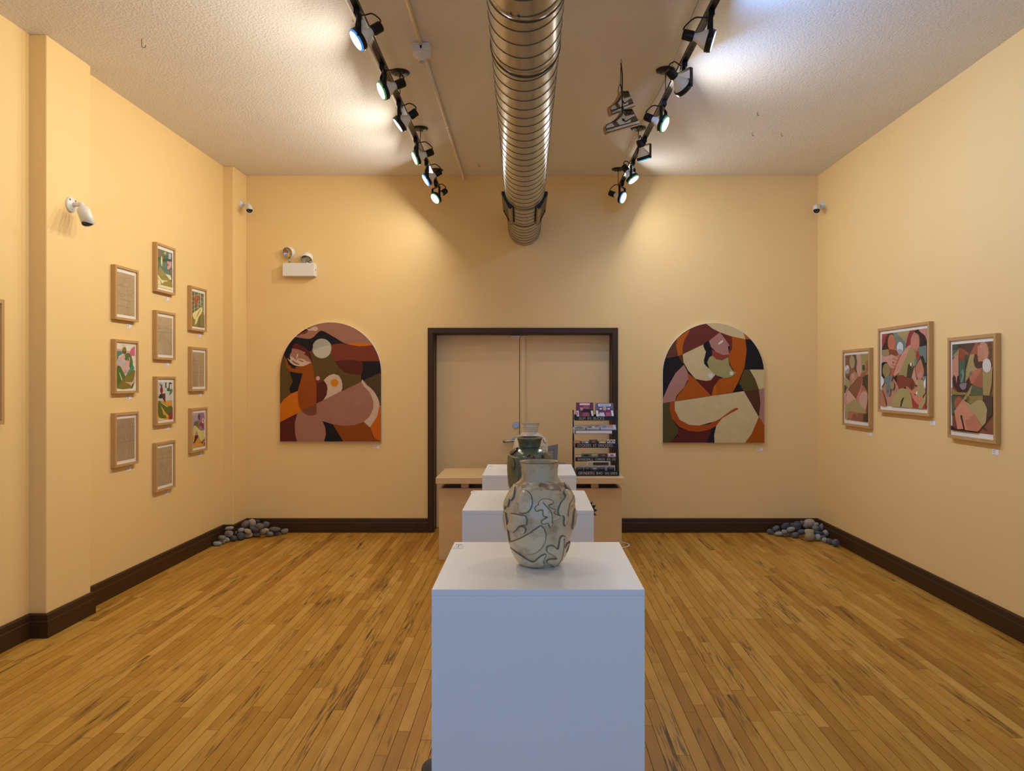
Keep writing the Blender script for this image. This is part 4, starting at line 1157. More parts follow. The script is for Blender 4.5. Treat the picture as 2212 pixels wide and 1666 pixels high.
# big framed works on the right wall
RG = 'large oak framed prints on the right wall'
def place_right(px_near, ytop, w, h, label, quad, layers, bgc, k):
    d = XR*F/(px_near-CX)
    z1 = CAMZ-(ytop-CY)*d/F
    framed((XR, d+w, z1-h), (0,-1,0), (-1,0,0), w, h, label, quad, layers, bgc, None, mould=0.022, depth=0.035, mu=(0.035,0.035), mv=(0.04,0.05), group=RG)
    return d, z1-h
QR1 = [(205,205),(600,180),(580,1390),(182,1340)]
R1L = [
 ((168,154,104), ell(322,320,45,115)),
 ((72,58,44), S([(275,195),(390,180),(402,330),(385,430),(414,535),(360,470),(368,300),(330,205)],3)),
 ((202,158,134), S([(392,180),(475,170),(482,500),(425,585),(392,440),(408,330)],2)),
 ((158,142,82), [(472,170),(620,160),(620,540),(540,560),(480,515)]), ((140,122,62), [(540,330),(620,260),(620,400),(560,420)]),
 ((60,48,36), ell(515,428,25,54)),
 ((168,88,58), [(440,610),(490,510),(552,500),(560,365),(570,440),(578,345),(590,350),(590,440),(555,545),(500,595)]),
 ((222,218,218), ell(240,445,36,68)), ((166,162,154), [(203,500),(225,460),(275,430),(274,500),(250,535),(220,525)]),
 ((146,84,56), S([(280,430),(330,440),(375,480),(285,545)],2)),
 ((186,124,94), [(280,560),(370,485),(412,535),(428,580),(300,745),(280,680)]),
 ((204,156,132), ell(337,600,23,82)), ((204,118,108), ell(338,630,13,30)),
 ((168,152,94), [(195,600),(215,590),(280,660),(287,745),(265,798),(190,705)]),
 ((72,56,40), [(220,595),(285,542),(280,655)]),
 ((136,74,42), [(268,802),(430,610),(502,590),(470,750),(386,972)]),
 ((208,118,108), [(502,600),(482,820),(432,1045),(385,972),(470,760)]),
 ((70,54,36), [(500,592),(620,530),(620,870),(545,770),(495,742)]),
 ((180,108,72), S([(488,745),(530,760),(572,862),(480,857)],3)),
 ((204,160,132), S([(478,860),(577,860),(572,1050),(540,1192),(432,1050)],2)),
 ((208,134,120), S([(232,780),(262,802),(220,900),(242,1092),(195,1115),(180,1000),(200,880)],2)),
 ((208,164,136), [(260,812),(386,977),(330,1002),(242,1092),(218,980),(230,870)]),
 ((168,152,94), S([(190,1130),(260,1050),(330,1000),(390,985),(470,1090),(556,1235),(260,1202),(210,1215)],2)),
 ((176,104,74), S([(255,1205),(412,1220),(408,1312),(370,1250),(330,1262),(322,1332),(280,1352),(240,1300)],2)),
 ((140,78,52), [(410,1222),(522,1232),(492,1395),(280,1360),(330,1265),(375,1250),(402,1312)]),
 ((66,50,38), [(520,1235),(600,1235),(600,1400),(488,1395)]), ((128,64,42), [(545,1190),(572,1060),(600,1060),(600,1240),(560,1236)]),
 ((70,56,40), [(180,700),(237,780),(195,885),(180,880)]), ((168,148,94), [(215,1208),(257,1208),(240,1360),(200,1350)]),
]
pos_r = []
pos_r.append((place_right(1886.7, 751.3, 0.548, 0.698, 'oak framed print of a raised brown arm, farthest and smallest on the right wall', QR1, R1L, (132,74,50), 0), 'under the farthest right-wall print'))
QR2 = [(157,265),(825,185),(805,1385),(140,1335)]
R2L = [
 ((168,52,52), S([(150,260),(275,250),(235,330),(180,450),(150,490)],2)),
 ((66,44,36), S([(150,500),(200,400),(215,320),(260,255),(330,245),(335,300),(250,335),(262,495)],2)),
 ((122,134,120), [(325,245),(385,235),(522,415),(480,565),(380,505),(350,485),(362,380)]),
 ((174,152,96), [(368,240),(575,205),(520,405)]),
 ((146,40,46), S([(575,205),(665,195),(620,260),(592,400),(505,478)],2)),
 ((60,42,36), S([(640,235),(700,195),(740,250),(800,290),(822,455),(710,465),(715,330),(690,270)],3)),
 ((206,140,120), S([(708,195),(840,175),(840,420),(800,300),(740,250)],2)),
 ((200,114,78), ell(302,395,57,125)), ((202,130,98), ell(650,390,65,137)),
 ((140,74,42), [(258,490),(372,505),(395,575),(330,605),(265,585)]),
 ((218,218,214), ell(428,475,47,92)), ((172,172,178), S([(385,510),(430,490),(472,530),(440,567),(400,550)],3)),
 ((168,148,90), [(145,508),(255,490),(268,580),(220,612),(145,575)]),
 ((190,98,72), [(290,790),(345,770),(420,585),(475,570),(390,700),(342,800),(327,905),(285,890)]),
 ((216,156,132), [(145,590),(230,602),(300,570),(355,592),(402,650),(385,652),(335,625),(312,640),(390,690),(370,694),(320,672),(312,705),(372,732),(350,738),(292,722),(345,772),(325,778),(268,765),(210,682),(145,705)]),
 ((50,40,34), S([(140,715),(210,680),(245,712),(180,800),(195,925),(140,890)],2)),
 ((158,140,84), ell(225,810,58,108)),
 ((212,152,122), S([(330,892),(380,720),(500,500),(592,435),(577,640),(420,835)],2)),
 ((168,150,90), S([(418,835),(530,580),(582,468),(672,560),(642,740),(602,772),(570,702),(520,905),(420,885)],2)),
 ((72,58,44), [(520,912),(545,730),(575,700),(602,777),(637,740),(602,912)]),
 ((178,48,48), ell(695,590,30,70)),
 ((122,134,120), S([(700,475),(760,455),(830,455),(830,690),(780,682),(750,602),(720,592)],2)),
 ((122,134,120), [(640,765),(648,640),(692,660),(662,745)]),
 ((54,44,36), S([(733,625),(770,598),(800,700),(830,710),(830,900),(765,885),(770,760)],2)),
 ((200,124,88), ell(718,820,60,134)), ((210,140,116), ell(712,885,32,40)),
 ((216,162,132), [(600,912),(640,762),(662,880),(672,955),(702,962),(692,1035),(650,1025)]),
 ((122,138,124), [(750,902),(830,895),(830,965),(765,958)]),
 ((118,130,120), S([(190,925),(322,888),(292,1000),(282,1172),(245,1192),(218,1152),(222,1030)],2)),
 ((176,60,54), ell(248,1125,17,30)),
 ((222,222,222), S([(130,880),(187,940),(182,1012),(130,1060)],3)),
 ((164,142,90), ell(312,1035,33,62)),
 ((54,32,24), [(328,917),(392,883),(382,1004)]),
 ((132,62,34), [(390,884),(480,880),(520,915),(592,915),(625,950),(645,990),(667,1057),(650,1056),(602,968),(632,1082),(618,1082),(585,1010),(608,1112),(590,1112),(540,1050),(520,1040),(482,1087),(415,1092),(380,1004)]),
 ((196,120,84), [(510,1047),(540,1052),(602,1113),(667,1062),(692,1042),(682,1162),(602,1172),(540,1102)]),
 ((168,150,88), S([(300,1365),(340,1200),(420,1092),(490,1080),(560,1120),(602,1230),(618,1380)],3)),
 ((70,58,28), S([(428,1360),(440,1270),(470,1218),(488,1222),(470,1272),(442,1360)],3)),
 ((166,50,44), [(592,1165),(640,1262),(707,1332),(702,1385),(612,1375)]), ((166,50,44), [(830,1250),(830,1400),(742,1395)]),
 ((168,150,94), S([(700,960),(770,960),(792,1020),(802,1150),(720,1212),(668,1182),(692,1050)],3)),
 ((200,124,88), S([(600,1162),(670,1187),(720,1212),(770,1190),(752,1282),(710,1332),(640,1262)],2)),
 ((170,152,94), [(705,1334),(770,1232),(805,1160),(830,1230),(745,1395),(700,1388)]),
 ((222,222,222), S([(830,930),(830,1100),(787,1045),(788,975)],3)), ((228,220,206), ell(678,1150,13,26)), ((220,212,180), ell(600,722,15,26)),
 ((180,110,82), S([(130,1070),(190,1180),(222,1345),(130,1345)],2)),
]
pos_r.append((place_right(2017.3, 694, 0.786, 0.697, 'widest oak framed print on the right wall, crowded overlapping heads and hands', QR2, R2L, (198,140,110), 0), 'under the wide crowded print'))
QR3 = [(138,243),(648,203),(636,1410),(125,1345)]
R3L = [
 ((76,88,66), S([(130,235),(245,235),(200,330),(150,402),(130,402)],2)), ((96,112,82), [(130,320),(200,310),(160,390),(130,400)]),
 ((72,42,40), S([(235,230),(432,215),(382,330),(350,362),(300,332),(260,322),(220,292)],2)),
 ((166,84,50), [(430,215),(475,260),(442,372),(350,377),(382,320)]),
 ((156,80,42), S([(218,290),(270,300),(347,360),(310,372),(290,452),(218,457)],2)),
 ((172,146,90), [(220,300),(217,392),(135,405),(180,350)]),
 ((206,140,106), ell(525,340,66,126)), ((200,130,96), [(453,270),(470,260),(530,350),(535,455),(463,466),(453,415),(467,398),(448,382),(455,330)]),
 ((72,40,40), S([(420,372),(450,382),(463,466),(537,460),(500,547),(460,562),(420,522),(402,450)],2)),
 ((98,72,54), ell(600,245,21,33)), ((98,72,54), ell(608,318,19,31)), ((98,72,54), ell(603,390,17,33)),
 ((174,152,96), [(360,376),(420,373),(402,450),(422,532),(462,562),(402,602),(350,642),(298,742),(310,560)]),
 ((84,106,82), [(220,455),(300,450),(292,742),(235,742),(222,600)]), ((62,74,58), [(300,380),(352,376),(310,540),(294,742)]),
 ((118,148,120), S([(240,720),(262,640),(245,600),(275,560),(285,640),(265,720)],3)),
 ((210,146,116), [(140,460),(182,390),(220,383),(220,640),(214,760),(204,640),(192,750),(182,640),(172,740),(162,620),(135,700)]),
 ((66,38,36), [(140,690),(165,640),(180,660),(190,760),(205,650),(222,642),(240,742),(300,742),(357,668),(392,752),(327,858),(210,852),(160,790)]),
 ((148,128,134), S([(233,752),(322,738),(312,800),(280,826),(245,807)],2)), ((66,38,36), ell(322,775,9,18)),
 ((192,108,74), S([(353,642),(370,600),(522,543),(396,752),(362,700)],2)), ((96,126,100), ell(377,615,16,28)),
 ((166,88,58), [(522,548),(522,803),(450,787),(397,754)]),
 ((172,146,86), [(523,560),(570,605),(645,530),(632,750),(602,902),(522,898)]),
 ((222,212,198), ell(575,515,54,90)),
 ((78,96,64), [(397,757),(460,797),(524,802),(524,898),(353,898)]),
 ((160,130,64), [(130,795),(210,857),(325,860),(300,893),(130,888)]),
 ((168,146,84), S([(390,762),(362,880),(300,962),(270,952),(330,860)],2)),
 ((78,90,62), [(130,897),(290,897),(250,980),(135,1160)]),
 ((166,86,46), ell(225,1000,58,86)),
 ((146,120,58), [(318,905),(524,900),(524,972),(460,967),(390,1012),(350,1002)]), ((100,92,36), ell(338,948,18,36)),
 ((178,156,100), S([(275,950),(370,1016),(460,960),(530,980),(577,1060),(572,1180),(517,1297),(370,1097)],2)),
 ((72,54,46), [(524,900),(660,905),(660,1130),(560,1232),(577,1080),(540,980)]),
 ((202,130,94), [(168,1100),(275,950),(370,1097),(517,1302),(460,1367),(292,1342),(252,1150),(277,1332),(205,1332)]),
 ((188,112,76), [(300,1230),(420,1140),(517,1302),(460,1367),(330,1345)]),
 ((60,36,30), [(243,1165),(256,1145),(266,1160),(280,1240),(302,1347),(285,1347)]),
 ((60,36,32), [(115,1275),(205,1337),(460,1368),(450,1400),(115,1360)]),
 ((66,44,36), [(515,1300),(575,1350),(565,1355),(530,1330)]),
]
pos_r.append((place_right(2162.6, 719.7, 0.525, 0.695, 'oak framed print of a steaming cup and white disc, nearest on the right wall', QR3, R3L, (138,74,46), 0), 'under the steaming cup print'))
# frame cut by the left edge of the picture
dL = 3.025*F/1140.0
framed((XLN, dL-0.56, 1.31), (0,1,0), (1,0,0), 0.56, 0.714, 'large oak framed picture at the left edge, mostly outside the view', [(0,0),(1,0),(1,1),(0,1)], [], (168,160,140), None, mould=0.022, group='', mu=(0.12,0.12), mv=(0.1,0.1))

# wall labels
def wall_label(o3, U, W, w, h, label, dot=True):
    V = Vector((0,0,1)); U = Vector(U); W = Vector(W); o3 = Vector(o3)
    t = thing('wall_label', label, 'label', o3+U*(w/2), 'white caption cards beside the artworks')
    MB().prism([(0,0),(w,0),(w,h),(0,h)], o3, U, V, W, 0.0004, 0.0022).build('card', M['card'], t)
    g = MB()
    for i,(a,b) in enumerate(((0.1,0.55),(0.1,0.42),(0.1,0.5))):
        g.flat([(w*a,h*(0.78-0.24*i)),(w*b,h*(0.78-0.24*i)),(w*b,h*(0.88-0.24*i)),(w*a,h*(0.88-0.24*i))], o3, U, V, W, 0.0026)
    if dot: g.flat(ell(w*0.85,h*0.22,h*0.1,h*0.1,10), o3, U, V, W, 0.0026)
    g.build('caption', M['ink'], t)
for (d_, z_), where in pos:
    wall_label((XL, d_+0.205, z_-0.052), (0,1,0), (1,0,0), 0.058, 0.030, 'small white caption card ' + where)
for ((d_, z_), where), (px, py) in zip(pos_r, ((1880,938),(2016,914),(2151,977))):
    dd = XR*F/(px-CX); zz = CAMZ-(py-CY)*dd/F
    wall_label((XR, dd+0.033, zz-0.016), (0,-1,0), (-1,0,0), 0.066, 0.032, 'small white caption card ' + where, False)
for (px, py), where in (((814,966),'under the left arched painting'),((1641,971),'under the right arched painting')):
    q = at(px, py, BACK)
    wall_label((q.x-0.031, BACK, q.z-0.014), (1,0,0), (0,-1,0), 0.062, 0.028, 'small white caption card ' + where, False)
# ------------------------------------------------------------------ plinths
def plinth(x0, x1, y0, y1, z, label):
    t = thing('plinth', label, 'plinth', ((x0+x1)/2,(y0+y1)/2,0), 'white display plinths in a row')
    e = 0.0165
    MB().box(x0+0.0005,x1-0.0005,y0+0.0005,y0+e,0,z-e).build('front_panel', M['white'], t)
    MB().box(x0+0.0005,x1-0.0005,y1-e,y1-0.0005,0,z-e).build('back_panel', M['white'], t)
    for (a,b) in ((x0+0.0005,x0+e),(x1-e,x1-0.0005)):
        MB().box(a,b,y0+e,y1-e,0,z-e).build('side_panel', M['white'], t)
    MB().box(x0,x1,y0,y1,z-e,z).build('top', M['white'], t, bevel=0.0012)
    return t
P1 = (-0.265,0.2954,1.90,2.4605,1.0125)
P2 = (-0.2987,0.2613,3.071,3.631,1.0099)
P3 = (-0.2985,0.2614,4.30,4.86,0.998)
plinth(*P1, 'nearest white plinth carrying the pale relief vase')
plinth(*P2, 'middle white plinth carrying the dark green vase')
plinth(*P3, 'farthest white plinth carrying the pale ringed vase, in front of the desk')
def price_tag(px, py, z, w, d_, label):
    dd = (CAMZ-z)*F/(py-CY); x_ = (px-CX)/F*dd
    t = thing('price_card', label, 'label', (x_, dd, z), 'paper cards on the plinths')
    MB().box(x_-w/2,x_+w/2,dd-d_/2,dd+d_/2,z+0.0003,z+0.0012).build('card', M['card'], t)
    g = MB()
    for (u,v,a,b) in ((-0.05,-0.02,0.025,0.34),(-0.30,0.36,0.05,0.06),(-0.12,0.36,0.05,0.06),(0.06,0.36,0.05,0.06),(0.22,0.36,0.05,0.06)):
        g.box(x_+w*(u-a), x_+w*(u+a), dd+d_*(v-b), dd+d_*(v+b), z+0.0012, z+0.0015)
    g.build('lettering', M['dark_ink'], t)
price_tag(991.5, 1181, P1[4], 0.032, 0.055, 'white paper card on the back left corner of the nearest plinth')
price_tag(1024, 1063.5, P2[4], 0.030, 0.055, 'white paper card on the back left corner of the middle plinth')
price_tag(1060, 1008, P3[4], 0.030, 0.05, 'white paper card on the back left corner of the farthest plinth')

# ------------------------------------------------------------------ vases
def glaze(name, base, dark, warm, zneck=None, rings=0.0, rough=0.25, stain=0.55, mott=0.5):
    m, nt, b = new_mat(name)
    N, L = nt.nodes, nt.links
    geo = N.new('ShaderNodeNewGeometry')
    n1 = N.new('ShaderNodeTexNoise'); n1.inputs['Scale'].default_value = 26; n1.inputs['Detail'].default_value = 6; L.new(geo.outputs['Position'], n1.inputs['Vector'])
    mx = N.new('ShaderNodeMix'); mx.data_type = 'RGBA'; mx.inputs[6].default_value = lin(dark); mx.inputs[7].default_value = lin(base)
    r1 = N.new('ShaderNodeValToRGB'); r1.color_ramp.elements[0].position = 0.28; r1.color_ramp.elements[1].position = mott; L.new(n1.outputs['Fac'], r1.inputs[0]); L.new(r1.outputs[0], mx.inputs[0])
    out = mx.outputs[2]
    # iron specks
    n3 = N.new('ShaderNodeTexNoise'); n3.inputs['Scale'].default_value = 320; n3.inputs['Detail'].default_value = 2; L.new(geo.outputs['Position'], n3.inputs['Vector'])
    r3 = N.new('ShaderNodeValToRGB'); r3.color_ramp.elements[0].position = 0.64; r3.color_ramp.elements[1].position = 0.72; L.new(n3.outputs['Fac'], r3.inputs[0])
    m3 = N.new('ShaderNodeMix'); m3.data_type = 'RGBA'; m3.inputs[7].default_value = lin(warm)
    f3 = N.new('ShaderNodeMath'); f3.operation = 'MULTIPLY'; f3.inputs[1].default_value = 0.5; L.new(r3.outputs[0], f3.inputs[0]); L.new(f3.outputs[0], m3.inputs[0]); L.new(out, m3.inputs[6]); out = m3.outputs[2]
    sep = N.new('ShaderNodeSeparateXYZ'); L.new(geo.outputs['Position'], sep.inputs[0])
    if zneck is not None:
        # runny iron glaze round the base of the neck
        n2 = N.new('ShaderNodeTexNoise'); n2.inputs['Scale'].default_value = 44; n2.inputs['Detail'].default_value = 6
        mp = N.new('ShaderNodeMapping'); mp.inputs['Scale'].default_value = (1,1,0.35); L.new(geo.outputs['Position'], mp.inputs['Vector']); L.new(mp.outputs[0], n2.inputs['Vector'])
        sb = N.new('ShaderNodeMath'); sb.operation = 'SUBTRACT'; sb.inputs[1].default_value = zneck; L.new(sep.outputs['Z'], sb.inputs[0])
        ab = N.new('ShaderNodeMath'); ab.operation = 'ABSOLUTE'; L.new(sb.outputs[0], ab.inputs[0])
        mr = N.new('ShaderNodeMapRange'); mr.inputs['From Min'].default_value = 0.004; mr.inputs['From Max'].default_value = 0.030; mr.inputs['To Min'].default_value = 0.52; mr.inputs['To Max'].default_value = -0.1
        L.new(ab.outputs[0], mr.inputs['Value'])
        ad = N.new('ShaderNodeMath'); L.new(mr.outputs[0], ad.inputs[0]); L.new(n2.outputs['Fac'], ad.inputs[1])
        r2 = N.new('ShaderNodeValToRGB'); r2.color_ramp.elements[0].position = 0.88; r2.color_ramp.elements[1].position = 1.1; L.new(ad.outputs[0], r2.inputs[0])
        m2 = N.new('ShaderNodeMix'); m2.data_type = 'RGBA'; m2.inputs[7].default_value = lin(warm)
        f2 = N.new('ShaderNodeMath'); f2.operation = 'MULTIPLY'; f2.inputs[1].default_value = stain*1.4; L.new(r2.outputs[0], f2.inputs[0])
        L.new(f2.outputs[0], m2.inputs[0]); L.new(out, m2.inputs[6]); out = m2.outputs[2]
    L.new(out, b.inputs['Base Color'])
    b.inputs['Roughness'].default_value = rough
    if rings > 0:
        wv = N.new('ShaderNodeTexWave'); wv.bands_direction = 'Z'; wv.inputs['Scale'].default_value = rings; wv.inputs['Distortion'].default_value = 0.6
        L.new(geo.outputs['Position'], wv.inputs['Vector'])
        bp = N.new('ShaderNodeBump'); bp.inputs['Strength'].default_value = 0.35; bp.inputs['Distance'].default_value = 0.003
        L.new(wv.outputs['Fac'], bp.inputs['Height']); L.new(bp.outputs[0], b.inputs['Normal'])
    return m

class Vase:
    def __init__(s, c, prof, rim_in, mats, label, n=96):
        """prof: (radius, z) outer wall from foot to rim"""
        s.c = Vector(c); s.prof = prof; s.mats = mats
        s.t = thing('vase', label, 'vase', c, 'stoneware vases on the plinths')
        z0 = prof[0][1]
        sm = smooth_poly(prof, 6, False)
        s.sm = sm
        full = [(0.0005, z0), (prof[0][0]-0.004, z0)] + sm
        r1, z1 = sm[-1]
        full += [(r1-0.002, z1+0.0015), (r1-0.0045, z1)]
        inner = [(max(0.01,r-0.008), z) for (r, z) in sm[::-1] if z > z1-0.10]
        full += inner + [(0.0005, inner[-1][1])]
        MB().lathe([(r1+0.0004,z1-0.0025),(r1+0.0008,z1-0.0005),(r1-0.001,z1+0.0019),(r1-0.003,z1+0.0019)], n, Matrix.Translation((s.c.x,s.c.y,0))).build('rim_line', M['clay_edge'], s.t)
        MB().lathe([(r, z) for r, z in full], n, Matrix.Translation((s.c.x,s.c.y,0))).build('body', mats[0], s.t)
    def R(s, z):
        p = s.sm
        if z <= p[0][1]: return p[0][0]
        for (r0,z0),(r1,z1) in zip(p, p[1:]):
            if z0 <= z <= z1 and z1 > z0: return r0+(r1-r0)*(z-z0)/(z1-z0)
        return p[-1][0]
    def relief(s, name, poly, h=0.0046, grid=0.006, smooth=2, spin=0.0, mats=None):
        """flat clay cut-out laid on the wall; poly in (x offset, z) as seen from the front"""
        P = smooth_poly(poly, smooth) if smooth else list(poly)
        Q = []
        for i in range(len(P)):                       # densify
            a, b = P[i], P[(i+1)%len(P)]
            k = max(1, int(math.hypot(b[0]-a[0], b[1]-a[1])/0.005))
            for j in range(k): Q.append((a[0]+(b[0]-a[0])*j/k, a[1]+(b[1]-a[1])*j/k))
        Q = clean(Q)
        xs = [q[0] for q in Q]; zs = [q[1] for q in Q]
        pts = [Vector(q) for q in Q]; ne = len(pts)
        def inside(x, z):
            c = False
            for i in range(ne):
                (x0,z0),(x1,z1) = Q[i], Q[i-1]
                if (z0 > z) != (z1 > z) and x < (x1-x0)*(z-z0)/(z1-z0)+x0: c = not c
            return c
        def edged(x, z): return min(math.hypot(x-q[0], z-q[1]) for q in Q)
        x_ = min(xs)+grid/2
        while x_ < max(xs):
            z_ = min(zs)+grid/2
            while z_ < max(zs):
                if inside(x_, z_) and edged(x_, z_) > grid*0.5: pts.append(Vector((x_, z_)))
                z_ += grid
            x_ += grid
        edges = [(i,(i+1)%ne) for i in range(ne)]
        vo, eo, fo, ov, oe, of = delaunay_2d_cdt(pts, edges, [], 1, 1e-6)
        def mp(p, hh):
            x__, z__ = p
            r = s.R(z__)
            th = math.asin(max(-0.999, min(0.999, x__/r))) + spin
            dz = 0.002; sl = (s.R(z__+dz)-s.R(z__-dz))/(2*dz)
            nl = math.sqrt(1+sl*sl)
            rr = r + hh/nl
            return Vector((s.c.x+rr*math.sin(th), s.c.y-rr*math.cos(th), z__ - hh*sl/nl))
        mb = MB()
        nv = len(vo)
        bnd = set()
        # boundary directed edges
        cnt = {}
        for f in fo:
            for i in range(len(f)):
                e = (f[i], f[(i+1)%len(f)]); cnt[e] = cnt.get(e,0)+1
        bedges = [e for e in cnt if (e[1],e[0]) not in cnt]
        bv = set(i for e in bedges for i in e)
        top = [mp(p, h*(0.95 if i in bv else 1.0)) for i, p in enumerate(vo)]
        bot = [mp(p, -0.001) for p in vo]
        mb.v = top + bot
        for f in fo: mb.f.append(list(f)); mb.m.append(0); mb.sm.append(True); mb.c.append(None)
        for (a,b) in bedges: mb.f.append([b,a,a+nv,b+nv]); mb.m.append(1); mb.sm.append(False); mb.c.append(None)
        # outward orientation
        f0 = mb.f[0]; nrm = (mb.v[f0[1]]-mb.v[f0[0]]).cross(mb.v[f0[2]]-mb.v[f0[0]])
        if nrm.dot(mb.v[f0[0]]-Vector((s.c.x,s.c.y,mb.v[f0[0]].z))) < 0: mb.f = [f[::-1] for f in mb.f]
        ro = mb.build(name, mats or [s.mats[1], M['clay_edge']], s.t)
        # dark strip: edge shade round the cut-out put into the colour
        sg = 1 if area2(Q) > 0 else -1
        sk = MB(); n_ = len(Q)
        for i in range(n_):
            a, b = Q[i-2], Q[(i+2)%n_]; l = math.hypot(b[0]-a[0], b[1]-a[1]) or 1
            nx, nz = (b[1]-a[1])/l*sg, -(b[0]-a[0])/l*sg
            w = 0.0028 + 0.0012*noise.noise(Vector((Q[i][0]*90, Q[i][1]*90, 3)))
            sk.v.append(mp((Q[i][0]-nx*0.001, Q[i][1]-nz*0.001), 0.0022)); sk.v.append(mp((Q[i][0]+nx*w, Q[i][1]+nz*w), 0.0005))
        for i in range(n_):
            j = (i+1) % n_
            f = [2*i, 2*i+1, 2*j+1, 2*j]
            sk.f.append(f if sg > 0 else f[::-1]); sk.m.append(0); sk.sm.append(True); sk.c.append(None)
        sk.build('shade_line', M['vein_and_shade'], ro)
        return ro

# --- front vase, traced on the 170 x 260 px crop (scale 0.1561)
M['celadon'] = glaze('pale_celadon_glaze', (210,186,148), (172,148,114), (124,76,32), zneck=P1[4]+0.240, rings=0.0, rough=0.28)
M['celadon_relief'] = glaze('pale_celadon_relief', (216,194,156), (184,160,124), (124,82,42), rings=0.0, rough=0.3)
DV = 2.167
k1 = 0.1561*DV/F
def vz(y): return CAMZ-(980+y*0.1561-CY)*DV/F
base_z = P1[4]
p1 = [(243,1530),(262,1505),(300,1470),(345,1400),(382,1320),(407,1240),(432,1160),(463,1060),(486,960),(498,860),(500,780),(490,700),(465,600),(412,500),(372,450),(322,410),(285,382),(254,345),(244,310),(246,260),(253,200),(264,150),(276,112)]
off = base_z + 0.0005 - vz(1530)
prof1 = [(r*k1, vz(y)+off) for r, y in p1]
v1 = Vase(((1165.6-CX)/F*DV, DV, base_z+0.0005), prof1, 0, [M['celadon'], M['celadon_relief']], 'pale celadon vase with raised leaf, hand and head shapes, on the nearest plinth')
def c1(P): return [((x_-548)*k1, vz(y_)+off) for x_, y_ in P]
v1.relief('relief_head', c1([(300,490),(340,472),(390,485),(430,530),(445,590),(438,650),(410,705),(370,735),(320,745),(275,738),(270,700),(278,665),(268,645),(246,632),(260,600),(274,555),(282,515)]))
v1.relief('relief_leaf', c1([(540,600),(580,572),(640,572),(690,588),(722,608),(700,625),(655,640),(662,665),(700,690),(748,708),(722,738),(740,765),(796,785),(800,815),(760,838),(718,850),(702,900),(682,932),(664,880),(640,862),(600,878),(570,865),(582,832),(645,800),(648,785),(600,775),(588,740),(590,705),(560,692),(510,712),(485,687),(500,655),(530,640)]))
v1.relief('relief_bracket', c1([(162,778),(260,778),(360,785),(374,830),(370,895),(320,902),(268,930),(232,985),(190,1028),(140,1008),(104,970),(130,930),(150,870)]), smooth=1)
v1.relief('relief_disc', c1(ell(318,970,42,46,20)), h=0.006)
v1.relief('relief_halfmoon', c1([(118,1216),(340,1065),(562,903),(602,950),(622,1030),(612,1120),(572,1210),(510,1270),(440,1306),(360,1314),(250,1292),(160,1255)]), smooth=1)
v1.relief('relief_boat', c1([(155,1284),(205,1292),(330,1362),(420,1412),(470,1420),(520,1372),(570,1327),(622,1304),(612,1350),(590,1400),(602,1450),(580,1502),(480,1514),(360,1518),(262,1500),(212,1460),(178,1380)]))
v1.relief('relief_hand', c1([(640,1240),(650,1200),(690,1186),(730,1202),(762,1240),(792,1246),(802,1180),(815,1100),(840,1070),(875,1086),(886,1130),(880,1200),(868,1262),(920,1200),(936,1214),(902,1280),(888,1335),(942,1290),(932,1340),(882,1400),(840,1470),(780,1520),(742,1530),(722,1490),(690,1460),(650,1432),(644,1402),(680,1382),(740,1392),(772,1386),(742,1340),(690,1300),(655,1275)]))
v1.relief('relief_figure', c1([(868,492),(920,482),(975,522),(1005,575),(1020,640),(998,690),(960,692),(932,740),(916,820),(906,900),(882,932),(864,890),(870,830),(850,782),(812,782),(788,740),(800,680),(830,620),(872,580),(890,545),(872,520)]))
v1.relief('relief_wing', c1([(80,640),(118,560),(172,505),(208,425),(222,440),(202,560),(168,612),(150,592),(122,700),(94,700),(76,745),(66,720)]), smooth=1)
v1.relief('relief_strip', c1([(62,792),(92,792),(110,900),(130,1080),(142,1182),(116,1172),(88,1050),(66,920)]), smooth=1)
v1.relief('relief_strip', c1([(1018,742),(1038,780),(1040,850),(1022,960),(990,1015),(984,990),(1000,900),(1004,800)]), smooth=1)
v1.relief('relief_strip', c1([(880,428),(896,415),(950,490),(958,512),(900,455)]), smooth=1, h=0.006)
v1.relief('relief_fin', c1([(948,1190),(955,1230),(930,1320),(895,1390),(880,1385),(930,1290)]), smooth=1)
# veins pressed on the two leaves
def vein(v, name, path, h=0.0048):
    P = smooth_poly(path, 4, False); pts = []
    for (x_, z_) in P:
        r = v.R(z_); th = math.asin(max(-.999,min(.999,x_/r)))
        pts.append(Vector((v.c.x+(r+h)*math.sin(th), v.c.y-(r+h)*math.cos(th), z_)))
    MB().tube(pts, 0.0016, 6).build(name, M['vein_and_shade'], v.t)
vein(v1, 'leaf_vein', c1([(588,602),(640,660),(690,730),(705,810),(700,870)]))
vein(v1, 'leaf_vein', c1([(858,1110),(856,1250),(835,1390),(790,1490)]))
vein(v1, 'figure_line', c1([(1000,580),(940,640),(920,700),(905,800)]))
# ridges thrown into the neck
for y in range(222,372,13):
    zz = vz(y)+off; r = v1.R(zz)
    MB().lathe([(r-0.0004,zz-0.0014),(r+0.0013,zz),(r-0.0004,zz+0.0014)], 72, Matrix.Translation((v1.c.x,v1.c.y,0))).build('neck_ridge', M['celadon'], v1.t)

